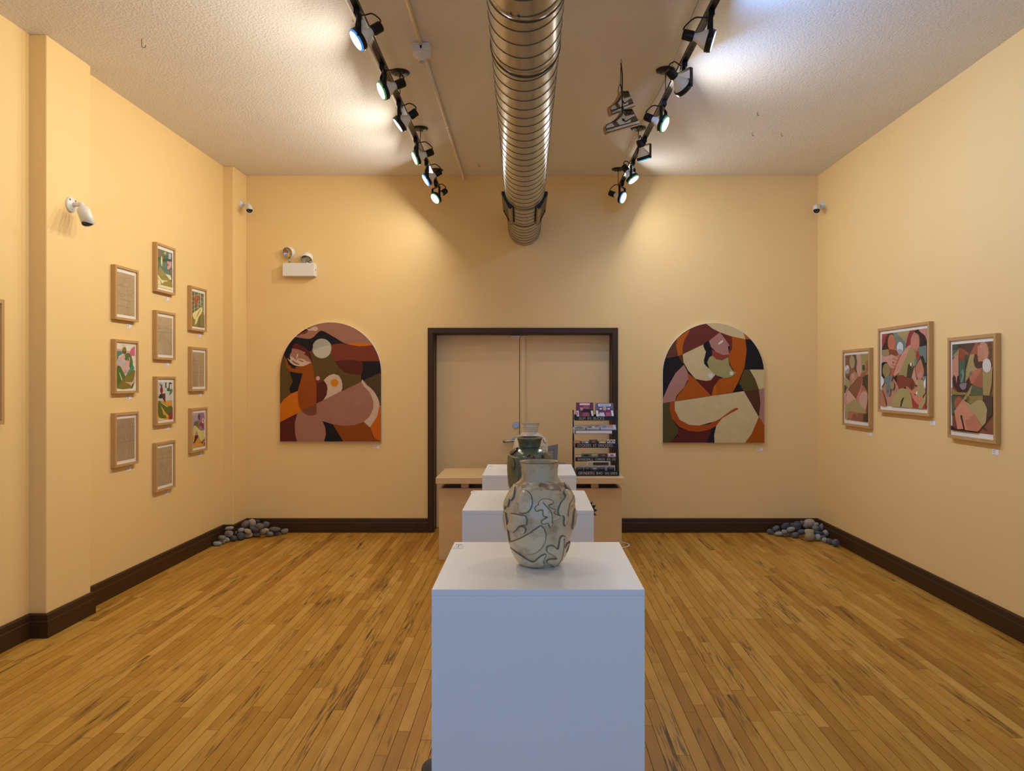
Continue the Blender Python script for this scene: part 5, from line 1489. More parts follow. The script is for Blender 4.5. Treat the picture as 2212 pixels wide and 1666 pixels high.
# --- middle vase, dark green
M['green_glaze'] = glaze('dark_green_glaze', (92,100,80), (54,60,46), (70,56,30), rings=0.0, rough=0.22, mott=0.62)
M['green_relief'] = glaze('olive_relief_glaze', (104,98,68), (74,70,46), (60,48,26), rings=0.0, rough=0.3)
M['black_glaze'] = mat('black_glaze', (28,28,26), 0.3, var=0.2, vscale=60)
D2 = 3.352; k2 = 0.09604*D2/F
def vz2(y): return CAMZ-(890+y*0.09604-CY)*D2/F
o2 = 0.0
z2b = P2[4]+0.0005
p2 = [(290,None,0.0),(330,None,0.012),(390,None,0.05)]
prof2 = [(0.060,z2b),(0.070,z2b+0.010),(0.083,z2b+0.045)] + [(r*k2, vz2(y)) for r,y in ((462,1750),(488,1600),(502,1400),(508,1200),(502,1080),(482,1000),(450,950),(375,880),(282,832),(222,812),(226,795),(240,780),(250,720),(262,660),(280,610),(294,578))]
v2 = Vase(((1080+668*0.09604-CX)/F*D2, D2, z2b), prof2, 0, [M['green_glaze'], M['green_relief']], 'dark green glazed vase with olive relief panels, on the middle plinth')
def c2(P): return [((x_-668)*k2, vz2(y_)) for x_, y_ in P]
BE = [M['green_relief'], M['black_glaze']]
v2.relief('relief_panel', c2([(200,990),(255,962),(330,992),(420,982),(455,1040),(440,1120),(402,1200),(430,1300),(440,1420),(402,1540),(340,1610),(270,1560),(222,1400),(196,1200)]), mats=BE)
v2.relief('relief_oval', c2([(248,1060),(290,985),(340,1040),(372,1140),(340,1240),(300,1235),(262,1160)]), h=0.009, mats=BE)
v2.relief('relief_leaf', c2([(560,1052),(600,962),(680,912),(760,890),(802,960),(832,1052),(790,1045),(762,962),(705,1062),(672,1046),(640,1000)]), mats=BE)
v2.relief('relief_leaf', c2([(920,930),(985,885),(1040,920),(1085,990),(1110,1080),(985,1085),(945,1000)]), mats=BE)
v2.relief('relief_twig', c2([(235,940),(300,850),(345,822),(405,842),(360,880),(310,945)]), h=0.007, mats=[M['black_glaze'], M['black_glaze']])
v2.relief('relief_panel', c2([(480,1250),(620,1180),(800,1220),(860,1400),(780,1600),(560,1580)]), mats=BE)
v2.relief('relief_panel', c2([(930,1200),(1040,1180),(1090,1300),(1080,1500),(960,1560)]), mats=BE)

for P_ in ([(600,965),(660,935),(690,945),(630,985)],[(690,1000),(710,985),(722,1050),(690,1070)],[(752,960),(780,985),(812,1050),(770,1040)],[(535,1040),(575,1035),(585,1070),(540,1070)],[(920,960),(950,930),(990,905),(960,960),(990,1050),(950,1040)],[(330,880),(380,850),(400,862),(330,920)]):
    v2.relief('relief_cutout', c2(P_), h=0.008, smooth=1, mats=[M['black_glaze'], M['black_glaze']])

# --- far vase, pale with rings
M['pale_glaze'] = glaze('pale_grey_glaze', (214,208,186), (186,178,156), (120,100,70), rings=0.0, rough=0.35)
D3 = 4.58; k3 = 0.09604*D3/F
def vz3(y): return CAMZ-(890+y*0.09604-CY)*D3/F
z3b = P3[4]+0.0005
prof3 = [(0.056,z3b),(0.066,z3b+0.012),(0.085,z3b+0.06)] + [(r*k3, vz3(y)) for r,y in ((372,960),(385,860),(386,780),(378,700),(358,630),(318,575),(270,535),(215,490),(172,458),(166,430),(172,370),(184,310),(196,270),(202,256))]
v3 = Vase(((1080+690*0.09604-CX)/F*D3, D3, z3b), prof3, 0, [M['pale_glaze'], M['pale_glaze']], 'pale grey vase with ringed neck, farthest of the three vases')
for y in (300,335,355,378,402,425,447,475,505,530):
    zz = vz3(y); r = v3.R(zz)
    MB().lathe([(r-0.0005,zz-0.0013),(r+0.0006,zz),(r-0.0005,zz+0.0013)], 64, Matrix.Translation((v3.c.x,v3.c.y,0))).build('neck_ring', M['clay_edge'], v3.t)
def c3(P): return [((x_-690)*k3, vz3(y_)) for x_, y_ in P]
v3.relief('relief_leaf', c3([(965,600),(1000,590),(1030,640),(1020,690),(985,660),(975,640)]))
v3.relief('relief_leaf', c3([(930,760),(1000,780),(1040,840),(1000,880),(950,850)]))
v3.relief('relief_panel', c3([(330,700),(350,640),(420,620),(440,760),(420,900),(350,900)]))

# ------------------------------------------------------------------ desk
dk = thing('reception_desk', 'pale maple reception desk with a floating top in front of the doors', 'desk', (-0.02,6.55,0))
MB().box(-0.829,0.789,6.20,6.86,0.674,0.729).build('top', M['maple'], dk, bevel=0.003)
MB().box(-0.813,0.777,6.29,6.315,0.0005,0.624).build('front_panel', M['maple'], dk, bevel=0.002)
for a,b in ((-0.813,-0.789),(0.753,0.777)): MB().box(a,b,6.315,6.82,0.0005,0.624).build('side_panel', M['maple'], dk, bevel=0.002)
MB().box(-0.789,0.753,6.34,6.80,0.60,0.624).build('dark_shelf', M['black'], dk)
for px in (1004.5, 1284.5):
    q = at(px, 1050, 6.33)
    for (ya, yb) in ((6.31,6.42),(6.70,6.78)): MB().box(q.x-0.032,q.x+0.032,ya,yb,0.624,0.674).build('spacer', M['maple'], dk)
# black starburst fixed to the desk front
sc_ = Vector((0.478, 6.29, 0.432))
star = []
for i in range(24):
    a = 2*math.pi*i/24 + 0.02; r = 0.088 if i % 2 == 0 else 0.058
    star.append((r*math.cos(a), r*math.sin(a)))
sb = MB()
hole = ell(0,0,0.036,0.036,24)
for i in range(24):
    j = (i+1) % 24
    h0 = hole[i]; h1 = hole[j]
    sb.prism([h0, star[i], star[j], h1], sc_, (1,0,0), (0,0,1), (0,-1,0), 0.0005, 0.004)
tag(sb.build('starburst_sign', M['black']), 'black starburst emblem on the desk front, half hidden by the middle plinth', 'sign')
# power cord on the floor
cp = [(0.70,6.97,0.006),(0.80,6.965,0.006),(0.86,6.945,0.006),(0.905,6.89,0.006),(0.912,6.83,0.006),(0.885,6.76,0.006),(0.84,6.73,0.006),(0.79,6.74,0.006),(0.79,6.86,0.006),(0.70,6.90,0.006)]
tag(MB().tube(smooth_poly(cp, 6, False), 0.0055, 8).build('power_cord', M['cord'] if 'cord' in M else M['raceway']), 'beige power cord looping out on the floor beside the desk', 'cord')

# ------------------------------------------------------------------ office chair behind the desk
ch = thing('office_chair', 'grey mesh-back office chair behind the desk, mostly hidden by the vases', 'chair', (0.03,7.0,0))
cxm, cy_ = 0.03, 7.10
zt = 0.935
bx0, bx1 = cxm-0.215, cxm+0.222
outer = [(bx0+0.015,0.56),(bx1-0.015,0.56),(bx1,zt),(bx1-0.05,zt-0.012),(cxm+0.08,zt-0.03),(cxm-0.08,zt-0.03),(bx0+0.05,zt-0.012),(bx0,zt)]
inner = [(bx0+0.05,0.60),(bx1-0.05,0.60),(bx1-0.038,zt-0.05),(cxm+0.08,zt-0.06),(cxm-0.08,zt-0.06),(bx0+0.038,zt-0.05)]
fr = MB()
om = [outer[0],outer[1],outer[2],outer[4],outer[5],outer[7]]
for i in range(6):
    j = (i+1) % 6
    fr.prism([om[i], om[j], inner[j], inner[i]], (0,cy_,0), (1,0,0), (0,0,1), (0,1,0), 0.0, 0.03)
fr.build('back_frame', M['chairframe'], ch)
MB().prism(inner, (0,cy_,0), (1,0,0), (0,0,1), (0,1,0), 0.010, 0.018).build('backrest_mesh', M['mesh'], ch)
MB().box(cxm-0.23,cxm+0.23,6.72,7.13,0.45,0.51).build('seat', M['chairgrey'], ch, bevel=0.02, seg=3)
MB().box(cxm-0.03,cxm+0.03,7.06,7.15,0.46,0.62).build('back_support', M['chairgrey'], ch)
for s_ in (-1, 1):
    xa = cxm + s_*0.262
    MB().box(xa-0.03,xa+0.03,6.87,7.10,0.735,0.757).build('arm_pad', M['chairframe'], ch, bevel=0.006, seg=2)
    MB().box(xa-0.015,xa+0.015,6.97,7.02,0.47,0.735).box(min(xa,cxm+s_*0.22),max(xa,cxm+s_*0.22),6.97,7.02,0.465,0.485).build('arm_post', M['chairframe'], ch)
MB().cyl((cxm,6.93,0.09),(cxm,6.93,0.45),0.028,0.022,16).build('gas_lift', M['black'], ch)
for i in range(5):
    a = 2*math.pi*i/5+0.3
    e = Vector((cxm+0.26*math.cos(a), 6.93+0.26*math.sin(a), 0.06))
    MB().bar((cxm,6.93,0.09), e, 0.04, 0.025).build('base_leg', M['black'], ch)
    MB().cyl(e+Vector((-0.012,0,-0.0345)), e+Vector((0.012,0,-0.0345)), 0.0255, 0.0255, 16).build('castor', M['black'], ch)

# ------------------------------------------------------------------ wire display rack with goods
RX0, RX1 = 0.378, 0.7505
shelves = [(6.300,0.733,0.776),(6.334,0.853,0.889),(6.368,0.969,1.008),(6.402,1.087,1.124),(6.436,1.205,1.241)]
rk = thing('display_rack', 'black wire countertop rack with five lettered shelves standing on the desk', 'rack', (0.565,6.40,0.729))
for xa in (RX0-0.012, RX1+0.006):
    o_ = MB().bar((xa,6.335,0.7292),(xa,6.50,1.296),0.010,0.010)
    o_.bar((xa,6.335,0.7292),(xa,6.335,0.735),0.012,0.012)
    o_.build('side_post', M['black'], rk)
    MB().bar((xa,6.56,0.7292),(xa,6.50,1.29),0.008,0.008).bar((xa,6.335,0.734),(xa,6.56,0.734),0.008,0.008).build('rear_post', M['black'], rk)
    for (y_, z0, z1) in shelves: MB().tube([(xa,y_+0.004,z1-0.006),(xa,y_+0.10,z1-0.002)],0.0022,6).tube([(xa,y_+0.004,z0+0.006),(xa,y_+0.10,z0+0.006)],0.0022,6).build('side_rail', M['black'], rk)
STROKE = {
 'G':[[(1,.85),(.75,1),(.25,1),(0,.7),(0,.25),(.25,0),(.8,0),(1,.2),(1,.45),(.6,.45)]],'U':[[(0,1),(0,.2),(.25,0),(.75,0),(1,.2),(1,1)]],
 'M':[[(0,0),(.05,1),(.5,.4),(.95,1),(1,0)]],'$':[[(.95,.8),(.6,.9),(.1,.8),(.1,.55),(.9,.45),(.9,.15),(.5,.05),(.05,.2)],[(.5,1.05),(.5,-.08)]],
 '5':[[(.95,1),(.1,1),(.08,.58),(.6,.62),(.95,.4),(.85,.1),(.5,0),(.05,.1)]],'B':[[(0,0),(0,1),(.7,1),(.9,.78),(.65,.53),(0,.53)],[(.65,.53),(1,.3),(.8,.02),(0,0)]],
 'C':[[(1,.85),(.7,1),(.25,1),(0,.7),(0,.28),(.25,0),(.75,0),(1,.15)]],'K':[[(0,0),(0,1)],[(.95,1),(.05,.48),(1,0)]],
 'S':[[(.95,.88),(.6,1),(.15,.95),(.05,.7),(.3,.55),(.8,.45),(.95,.25),(.75,.02),(.05,.08)]],'T':[[(0,1),(1,1)],[(.5,1),(.5,0)]],
 'I':[[(.5,0),(.5,1)]],'E':[[(.95,1),(.05,1),(.05,0),(.95,0)],[(.05,.52),(.8,.52)]],'R':[[(0,0),(0,1),(.75,1),(.92,.78),(.7,.52),(0,.5)],[(.4,.5),(1,0)]],
 'A':[[(0,0),(.1,.9),(.5,1),(.9,.9),(1,0)],[(.03,.42),(.97,.42)]],'H':[[(0,0),(0,1)],[(1,0),(1,1)],[(0,.5),(1,.5)]],'L':[[(0,1),(0,0),(.9,0)]],
 'D':[[(0,0),(0,1),(.6,1),(1,.7),(1,.3),(.6,0),(0,0)]],'N':[[(0,0),(0,1),(1,0),(1,1)]],'O':[[(.3,0),(0,.3),(0,.7),(.3,1),(.7,1),(1,.7),(1,.3),(.7,0),(.3,0)]],
 '0':[[(.3,0),(.05,.3),(.05,.7),(.3,1),(.7,1),(.95,.7),(.95,.3),(.7,0),(.3,0)]],'4':[[(.75,0),(.75,1),(0,.35),(1,.35)]],'.':[[(.4,.0),(.5,.08)]],
}
def lettering(text, o3, width, h, mb, W=(0,-1,0), lw=0.0026, gap=0.32):
    units = sum((0.6 if c == ' ' else (0.5 if c in 'I.' else 1.0)) for c in text) + gap*(len(text)-1)
    cw = width/units; x_ = 0
    for c in text:
        w_ = 0.6 if c == ' ' else (0.5 if c in 'I.' else 1.0)
        if c != ' ':
            for sg in STROKE[c]:
                for qd in ribbon([(x_+p_[0]*w_*cw, p_[1]*h) for p_ in sg], lw):
                    mb.flat(qd, o3, (1,0,0), (0,0,1), W, 0.0012)
        x_ += (w_+gap)*cw
M['chalk'] = mat('chalk_marker', (206,192,176), 0.8, var=0.1, vscale=200)
texts = [('GRINDERS $40',0.07,0.62,0.022,0.3),('BASEBALL CARDS $5.00',0.06,0.94,0.018,0.45),('STICKERS $5 SMACKERS',0.05,0.88,0.022,0.4),None,('GUM $5 BUCKS',0.10,0.70,0.022,0.35)]
for (y_, z0, z1), tx in zip(shelves, texts):
    sh = MB().box(RX0,RX1,y_,y_+0.004,z0,z1).box(RX0,RX1,y_+0.004,y_+0.105,z0,z0+0.004).box(RX0,RX1,y_+0.101,y_+0.105,z0,z0+0.05)
    so_ = sh.build('shelf', M['black'], rk)
    w_ = RX1-RX0
    if tx:
        lb = MB()
        lettering(tx[0], Vector((RX0+w_*tx[1], y_, z0+(z1-z0)*0.24)), w_*(tx[2]-tx[1]), tx[3], lb)
        if tx[0].startswith('GRIND'): lettering('BIG ONES', Vector((RX0+w_*0.69, y_, z0+(z1-z0)*0.28)), w_*0.27, 0.016, lb, lw=0.0022)
        lb.build('lettering', M['chalk'], so_)
    else:
        MB().box(RX0+0.006,RX1-0.046,y_-0.0018,y_-0.0002,z0+0.004,z1-0.006).build('blank_strip', M['card'], so_)
def rx(zx): return ((1220+zx*0.1081)-CX)/F    # crop x -> X per metre depth
def display_box(zx0, zx1, ztop, label, main, spots):
    """sloping open gum carton on the top shelf"""
    y_ = shelves[4][0]+0.012; z0 = shelves[4][1]+0.0045
    d = y_+0.02
    x0, x1 = rx(zx0)*d, rx(zx1)*d
    H = ztop - z0; tl = 0.055
    t = thing('gum_carton', label, 'carton', ((x0+x1)/2, y_+0.04, z0), 'gum cartons on the top shelf')
    prof = [(0,0),(0.085,0),(0.085,H*0.55),(tl+0.006,H),(tl,H),(0.0,0.028)]
    MB().prism(prof, (x0,y_,z0), (0,1,0), (0,0,1), (1,0,0), 0.0, x1-x0).build('carton', mat('carton_board', main, 0.5, var=0.1, vscale=40), t)
    # printed slope
    s0 = Vector((x0,y_,z0+0.028)); Vv = Vector((0,tl,H-0.028)); W_ = Vector((0,-(H-0.028),tl)).normalized()
    g = MB()
    for i,(c,P) in enumerate(spots): g.flat(P, s0, Vector((x1-x0,0,0)), Vv, W_, 0.0006+0.0003*i, col=c)
    g.build('printed_front', M['print'], t)
display_box(232,575,1.363,'maroon gum carton with pink banner, left one on the rack top',(92,44,66),[
 ((104,48,74),[(0,0),(1,0),(1,1),(0,1)]),((210,150,160),[(.2,.8),(.8,.8),(.8,.97),(.2,.97)]),((230,205,205),[(.2,.84),(.8,.84),(.8,.92),(.2,.92)]),
 ((150,84,92),ell(.58,.66,.2,.14,16)),((34,26,36),[(.3,.35),(.45,.55),(.95,.5),(.9,.28),(.5,.25)]),((190,120,130),ell(.3,.55,.1,.12,14)),((150,76,86),[(.3,.02),(.75,.02),(.7,.3),(.4,.3)]),((24,22,28),[(.78,.02),(.97,.02),(.97,.3),(.8,.3)]),
 ((226,220,214),[(.02,.02),(.15,.02),(.13,.42),(.0,.42)]),((226,220,214),[(.88,.05),(.99,.05),(.96,.42),(.84,.42)]),((60,50,60),[(.05,.1),(.09,.1),(.08,.34),(.05,.34)])])
display_box(622,978,1.358,'purple gum carton with white and blue banner, right one on the rack top',(96,72,96),[
 ((98,92,112),[(0,0),(1,0),(1,1),(0,1)]),((106,50,92),[(.05,.1),(.95,.1),(.95,.55),(.05,.55)]),((226,222,226),[(.15,.76),(.85,.76),(.85,.94),(.15,.94)]),((96,130,190),[(.2,.81),(.8,.81),(.8,.89),(.2,.89)]),
 ((190,150,130),ell(.5,.6,.1,.15,14)),((220,214,220),[(.22,.52),(.34,.52),(.34,.62),(.22,.62)]),((220,214,220),[(.66,.52),(.78,.52),(.78,.62),(.66,.62)]),((206,206,216),[(.15,.05),(.5,.02),(.45,.3),(.2,.3)]),((180,80,96),[(.55,.05),(.85,.05),(.8,.3),(.55,.3)]),
 ((226,220,214),[(.02,.02),(.15,.02),(.12,.45),(.0,.45)]),((226,220,214),[(.88,.05),(.99,.05),(.95,.45),(.84,.45)])])
def packet(si, zx0, zx1, ztop_px, label, main, name, group, cat, lean=0.02, spots=(), thick=0.008, wavy=True, back=0.0):
    y_, z0, z1 = shelves[si]
    d = y_+0.012+back
    x0, x1 = rx(zx0)*d, rx(zx1)*d
    zt_ = CAMZ-((860+ztop_px*0.1081)-CY)*d/F
    zb = z0+0.0045
    H = zt_-zb
    t = thing(name, label, cat, ((x0+x1)/2, d, zb), group)
    s0 = Vector((x0,d,zb)); Vv = Vector((0,lean,H)); W_ = Vector((0,-H,lean)).normalized()
    top = [(1,1),(.75,.97),(.5,.985),(.25,.965),(0,1)] if wavy else [(1,1),(0,1)]
    P = [(0,0),(1,0)]+top
    U_ = Vector((x1-x0,0,0))
    n_ = W_
    MB().prism([(a*(x1-x0), b*H) for a,b in P], s0, Vector((1,0,0)), Vv/H, n_, -thick, 0.0).build('wrapper', mat('wrapper_'+name, main, 0.35, var=0.15, vscale=60), t)
    if spots:
        g = MB()
        for i,(c,Q) in enumerate(spots): g.flat(Q, s0, U_, Vv, n_, 0.0005+0.0003*i, col=c)
        g.build('printed_front', M['print'], t)
SH2 = 'sleeved cards on the second rack shelf'
packet(3,165,420,545,'sleeved grey card with an olive hill, left on the rack shelf with the blank strip',(170,162,154),'sleeved_card',SH2,'card',0.05,[((196,188,180),[(.05,.5),(.95,.5),(.95,.96),(.05,.96)]),((140,128,92),S([(.1,.55),(.3,.75),(.6,.8),(.9,.55)],3))],0.004,False)
packet(3,435,705,545,'sleeved card with a pink picture, middle of the rack shelf with the blank strip',(150,146,144),'sleeved_card',SH2,'card',0.05,[((184,176,172),[(.04,.5),(.96,.5),(.96,.96),(.04,.96)]),((128,130,122),ell(.3,.75,.22,.12,14)),((222,216,206),ell(.55,.75,.14,.1,14)),((196,132,120),ell(.75,.82,.16,.1,14))],0.004,False)
packet(3,720,1035,540,'sleeved card with a peach face, right on the rack shelf with the blank strip',(176,170,172),'sleeved_card',SH2,'card',0.05,[((190,184,190),[(.04,.5),(.96,.5),(.96,.96),(.04,.96)]),((150,150,160),ell(.25,.75,.16,.13,14)),((206,160,130),ell(.62,.76,.2,.14,14)),((230,226,232),[(.84,.5),(.98,.5),(.92,.96),(.8,.96)])],0.004,False)
SH3 = 'sticker packs on the third rack shelf'
for z0_, z1_, zt_, lab, mc, sp in (
 (178,315,852,'brown and gold sticker pack, leftmost on the stickers shelf',(150,100,52),[((196,140,60),[(.1,.65),(.9,.65),(.9,.85),(.1,.85)])]),
 (335,485,862,'pale blue and red sticker pack, second on the stickers shelf',(120,124,140),[((176,92,92),ell(.3,.75,.2,.15,12)),((190,190,196),ell(.7,.75,.2,.14,12))]),
 (492,655,835,'black sticker pack with red picture, middle of the stickers shelf',(30,26,26),[((150,74,60),[(.3,.6),(.75,.6),(.7,.88),(.35,.85)])]),
 (678,830,852,'tan sticker pack, fourth on the stickers shelf',(168,124,76),[((206,176,140),[(.2,.62),(.9,.62),(.9,.85),(.2,.85)])]),
 (850,1012,832,'white sticker pack with red oval, rightmost on the stickers shelf',(206,198,190),[((60,50,52),ell(.5,.72,.46,.18,16)),((206,196,190),ell(.5,.7,.36,.13,16)),((150,50,50),ell(.5,.7,.2,.08,16))])):
    packet(2,z0_,z1_,zt_,lab,mc,'sticker_pack',SH3,'pack',0.02,sp)
SH4 = 'card packs on the fourth rack shelf'
for z0_, z1_, zt_, lab, mc, sp in (
 (190,335,1135,'orange and pale green card pack, leftmost on the baseball cards shelf',(196,120,70),[((176,186,150),[(.1,.66),(.95,.72),(.95,.9),(.2,.86)])]),
 (338,520,1110,'dark green card pack, second on the baseball cards shelf',(62,84,58),[((28,34,24),ell(.5,.72,.3,.12,12)),((120,136,80),[(.1,.85),(.9,.85),(.9,.92),(.1,.92)])]),
 (525,675,1105,'olive card pack, middle of the baseball cards shelf',(126,112,70),[((176,160,110),[(.15,.65),(.85,.65),(.85,.88),(.15,.88)])]),
 (688,852,1112,'black card pack with orange picture, fourth on the baseball cards shelf',(34,28,26),[((150,84,52),ell(.55,.75,.22,.12,12))]),
 (858,1028,1100,'orange card pack with blue oval, rightmost on the baseball cards shelf',(206,128,96),[((214,206,200),[(.1,.6),(.9,.6),(.9,.88),(.1,.88)]),((84,104,160),ell(.5,.7,.24,.1,14))])):
    packet(1,z0_,z1_,zt_,lab,mc,'card_pack',SH4,'pack',0.02,sp)
M['tin_lid'] = mat('grinder_lid', (72,72,74), 0.3, metal=0.5, var=0.2, vscale=60)
M['tin_grey'] = mat('grey_grinder_lid', (128,124,120), 0.35, metal=0.6, var=0.15, vscale=60)
for z0_, z1_, lab, lid in ((225,365,'black grinder tin at the left end of the grinders shelf','tin_lid'),(390,512,'black grinder tin, second on the grinders shelf','tin_lid'),
   (522,668,'grinder tin with grey lid, middle of the grinders shelf','tin_grey'),(680,802,'black grinder tin, fourth on the grinders shelf, beside the grey lid','tin_lid'),(850,992,'black grinder tin alone at the right end of the grinders shelf','tin_lid')):
    y_, z0, z1 = shelves[0]; d = y_+0.045
    xc = (rx(z0_)+rx(z1_))/2*d; r = (rx(z1_)-rx(z0_))/2*d
    t = thing('grinder_tin', lab, 'tin', (xc,d,z0+0.0045), 'grinder tins on the lowest rack shelf')
    zt_ = CAMZ-((860+1388*0.1081)-CY)*(d)/F
    MM = Matrix.Translation((xc,d,z0+0.0045))
    MB().lathe([(0.0005,0),(r,0),(r,(zt_-z0)*0.55),(r*0.97,(zt_-z0)*0.56)], 32, MM).build('base', M['black'], t)
    MB().lathe([(r*0.97,(zt_-z0)*0.56),(r,(zt_-z0)*0.57),(r,(zt_-z0)*0.94),(r*0.95,zt_-z0-0.004),(0.0005,zt_-z0-0.004)], 32, MM).build('lid', M[lid], t)
y_, z0, z1 = shelves[0]
bxx = thing('white_tray', 'white card tray holding the grinder tins on the lowest rack shelf', 'tray', (0.56,y_+0.08,z0+0.004))
MB().box(RX0+0.004,RX1-0.02,y_+0.090,y_+0.093,z0+0.0045,0.812).build('back_flap', M['card'], bxx)
MB().box(RX0+0.004,RX1-0.02,y_+0.014,y_+0.090,z0+0.0042,z0+0.0056).build('base', M['card'], bxx)
wb = thing('white_box', 'white and grey carton on the desk behind the rack', 'carton', (0.64,6.70,0.729))
q0, q1 = at(1269.5, 998, 6.66), at(1319, 1006, 6.66)
MB().box(q0.x,q1.x,6.66,6.74,0.7295,q0.z).build('carton', M['card'], wb, bevel=0.002)
MB().box(q0.x+0.05,q1.x-0.02,6.6585,6.66,0.76,q0.z-0.004).build('grey_panel', M['chairgrey'], wb)

# ------------------------------------------------------------------ river stones
def stone_mat(c):
    key = ('stone',)+tuple(c)
    if key not in M: M[key] = mat('river_stone', c, 0.75, var=0.22, vscale=26, bump=0.2, bscale=220, bdist=0.001, detail=5)
    return M[key]
ico = bmesh.new(); bmesh.ops.create_icosphere(ico, subdivisions=3, radius=1.0)
ICO_V = [v.co.copy() for v in ico.verts]; ICO_F = [[v.index for v in f.verts] for f in ico.faces]; ico.free()
def stone(px, py, rxp, ryp, z, c, label, tilt=0.0, seed=0, group='', dmax=None):
    """px ellipse in the photograph plus the height of its centre above the floor"""
    d = (CAMZ-z)*F/(py-CY)
    if dmax and d > dmax: d = dmax
    p = at(px, py, d); p.z = max(p.z, 0.0) if False else p.z
    a, b = rxp*d/F, ryp*d/F
    r = random.Random(seed*17+3)
    o_ = Vector((r.uniform(0,50), r.uniform(0,50), r.uniform(0,50)))
    ct, sn = math.cos(tilt), math.sin(tilt)
    vs = []
    dep = (a+b)/2*0.95
    for v in ICO_V:
        k = 1 + 0.16*noise.noise(v*0.9+o_) + 0.06*noise.noise(v*2.3+o_)
        # slightly squared-off pebble
        w = Vector(tuple(math.copysign(abs(q)**0.86, q) for q in v))*k
        x_, y__, z_ = w.x*a, w.y*dep, w.z*b
        vs.append(Vector((x_*ct - z_*sn, y__, x_*sn + z_*ct)) + p)
    lo = min(v.z for v in vs)
    if lo < 0.0005: vs = [v+Vector((0,0,0.0005-lo)) for v in vs]
    o = MB().add(vs, ICO_F, 0, True).build('river_stone', stone_mat(c))
    return tag(o, label, 'stone', group)
LGRP, RGRP = 'river stones heaped in the left corner', 'river stones heaped in the right corner'
LGT, MID, DRK, TAN, PUR, SLT = (150,146,136), (122,118,110), (76,76,74), (168,150,122), (114,99,92), (92,95,96)
def LS(zx, zy, rx_, ry_, z, c, lab, tilt=0.0, seed=0, dmax=7.36):
    stone(440+zx*0.0904, 1090+zy*0.0904, rx_*0.0904, ry_*0.0904, z, c, lab+' in the left corner heap', tilt, seed, LGRP, dmax)
def RS(zx, zy, rx_, ry_, z, c, lab, tilt=0.0, seed=0, dmax=7.36):
    stone(1640+zx*0.0859, 1100+zy*0.0859, rx_*0.0859, ry_*0.0859, z, c, lab+' in the right corner heap', tilt, seed, RGRP, dmax)
LS(325,935,97,50,.022,LGT,'light grey stone at the left front end',-.05,1)
LS(435,890,95,50,.022,LGT,'flat light stone just behind the left front stone',.1,2)
LS(560,845,60,55,.026,LGT,'small light stone third from the left front',-.4,3)
LS(445,790,85,50,.070,MID,'flat grey stone perched above the left front stones',-.15,4)
LS(600,705,102,76,.062,LGT,'large round light grey stone on the left side',.05,5)
LS(610,570,102,46,.097,LGT,'flat pale stone lying on top by the pilaster',.12,6,7.0)
LS(745,680,50,60,.060,MID,'small upright grey stone beside the large light one',-.3,7)
LS(710,810,82,66,.031,DRK,'dark smooth stone on the floor at the left',.2,8)
LS(885,755,100,86,.040,DRK,'large dark greenish stone on the floor in front',-.2,9)
LS(890,615,82,56,.085,LGT,'grey green oval stone above the dark front stone',.25,10)
LS(1050,640,86,55,.078,TAN,'tan grey stone above the brown marked one',-.5,11)
LS(1060,730,108,70,.033,TAN,'tan stone with brown mark on the floor in front',.1,12)
LS(1000,480,112,82,.125,PUR,'tilted purple brown stone near the top',.75,13)
LS(1150,450,92,98,.125,TAN,'large round tan stone on top',.1,14)
LS(1290,410,62,46,.125,(52,56,64),'small blue black stone at the back',-.3,15)
LS(1220,590,122,60,.085,DRK,'long dark slate stone in the middle',-.2,16)
LS(1340,525,100,70,.110,PUR,'purple grey stone right of the tan top stone',-.3,17)
LS(1490,490,80,80,.100,SLT,'square blue grey streaked stone near the top right',-.2,18)
LS(1480,640,70,60,.035,DRK,'dark stone wedged at the wall under the square streaked one',.0,26)
LS(1265,715,117,56,.026,PUR,'long mauve stone on the floor in the middle',-.08,19)
LS(1430,645,80,62,.066,MID,'grey brown oval stone above the mauve one',.3,20)
LS(1500,610,62,36,.080,TAN,'small tan stone half hidden behind the grey brown one',-.2,21)
LS(1575,705,95,62,.029,MID,'blocky grey stone with pale patch on the floor',-.05,22)
LS(1695,595,137,56,.068,(100,94,88),'long dark grey brown stone on the right',.02,23)
LS(1740,690,86,43,.020,SLT,'flat blue grey stone on the floor at the right',.05,24)
LS(1930,640,88,63,.029,MID,'oval grey brown stone at the right end',.35,25)
RS(280,570,92,62,.028,SLT,'slate blue stone at the left end',-.3,31)
RS(420,485,95,56,.065,SLT,'tilted blue grey stone second from the left',.4,32)
RS(460,560,72,36,.030,MID,'thin brownish stone under the tilted blue one',.1,33)
RS(510,620,117,53,.024,(156,150,136),'long pale tan stone on the floor at the left',.05,34)
RS(640,570,76,52,.050,LGT,'light grey stone behind the long pale one',-.2,35)
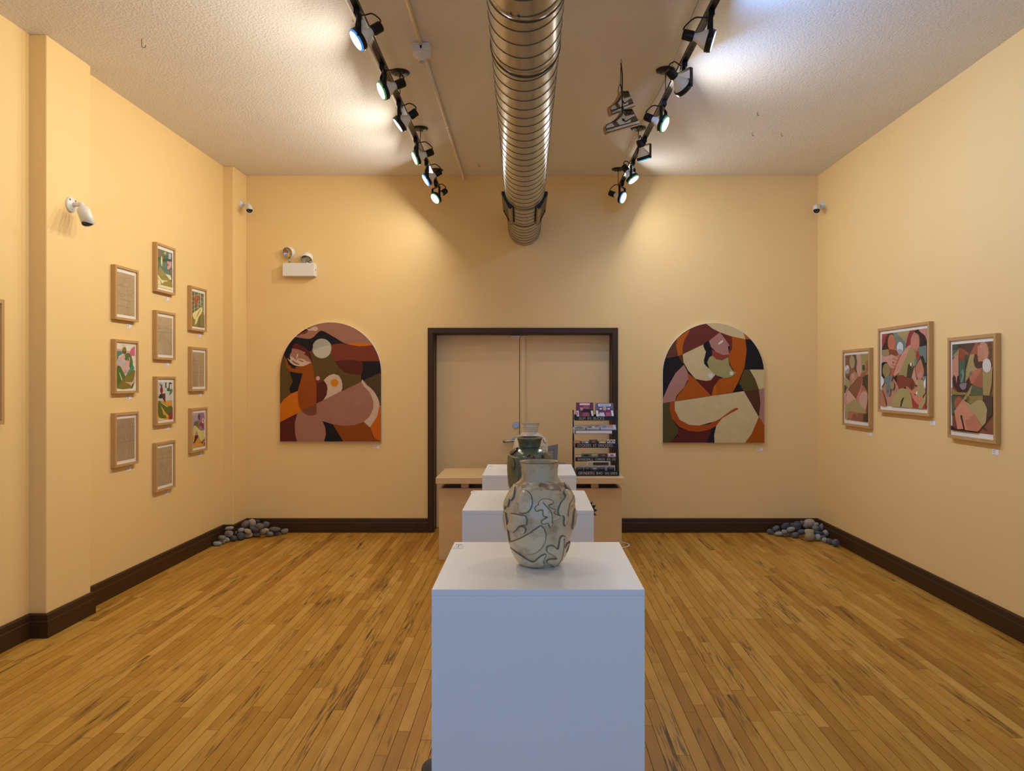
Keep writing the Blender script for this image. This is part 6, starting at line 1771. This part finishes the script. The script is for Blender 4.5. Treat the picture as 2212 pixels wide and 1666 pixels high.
RS(720,625,76,53,.025,MID,'grey stone on the floor left of centre',-.3,36)
RS(660,435,117,80,.080,(66,74,80),'large tilted dark slate stone at the left back',.5,37)
RS(800,510,102,62,.080,LGT,'pointed grey stone left of centre',.1,38)
RS(840,420,82,76,.085,(70,76,84),'dark slate stone behind the pointed one',.3,39)
RS(945,440,105,110,.085,(72,76,86),'largest dark slate stone at the back',.2,40)
RS(945,340,72,36,.120,(66,70,78),'dark stone peeping over the largest slate one',.1,41)
RS(1070,350,46,66,.115,PUR,'narrow upright brown grey stone at the back',.0,42)
RS(1260,355,132,105,.115,(172,150,134),'large pinkish tan stone on top',.1,43)
RS(1170,430,62,62,.095,MID,'small grey brown stone below the pinkish top stone',.4,44)
RS(1435,385,66,50,.120,LGT,'small light grey stone on top at the right',.0,45)
RS(1420,490,96,76,.080,(126,120,110),'brown grey round stone under the small light one',.0,46)
RS(1590,455,72,102,.085,MID,'upright grey green stone leaning on the wall',-.3,47)
RS(1675,600,64,84,.060,LGT,'pale egg shaped stone with dark spot at the right',.45,48)
RS(1500,605,110,52,.058,(64,74,92),'dark blue flat stone right of centre',-.1,49)
RS(1075,570,102,60,.055,SLT,'blue grey stone in the centre',.1,50)
RS(1260,580,122,78,.078,TAN,'tan stone resting behind the big tan front stone',-.1,51)
RS(1280,690,130,102,.046,(160,138,106),'big tan brown stone at the very front',.0,52)
RS(910,645,95,72,.033,SLT,'squarish grey stone on the floor at the front left',.05,53)
RS(1480,710,80,80,.036,(160,156,150),'pale smooth stone right of the big tan front one',.0,54)
RS(1620,710,66,52,.050,SLT,'small slate stone on the right slope',-.5,55)
RS(1650,780,70,62,.028,LGT,'light stone on the floor at the right front',-.3,56)
RS(1780,810,92,66,.030,SLT,'blue grey stone second from the right end',-.5,57)
RS(1920,845,95,86,.039,(92,88,96),'purple dark stone at the right end',.6,58)
stone(938, 1692, 31, 41, 0.058, DRK, 'dark grey stone on the floor beside the nearest plinth', 0.0, 70, 'stones by the plinths')
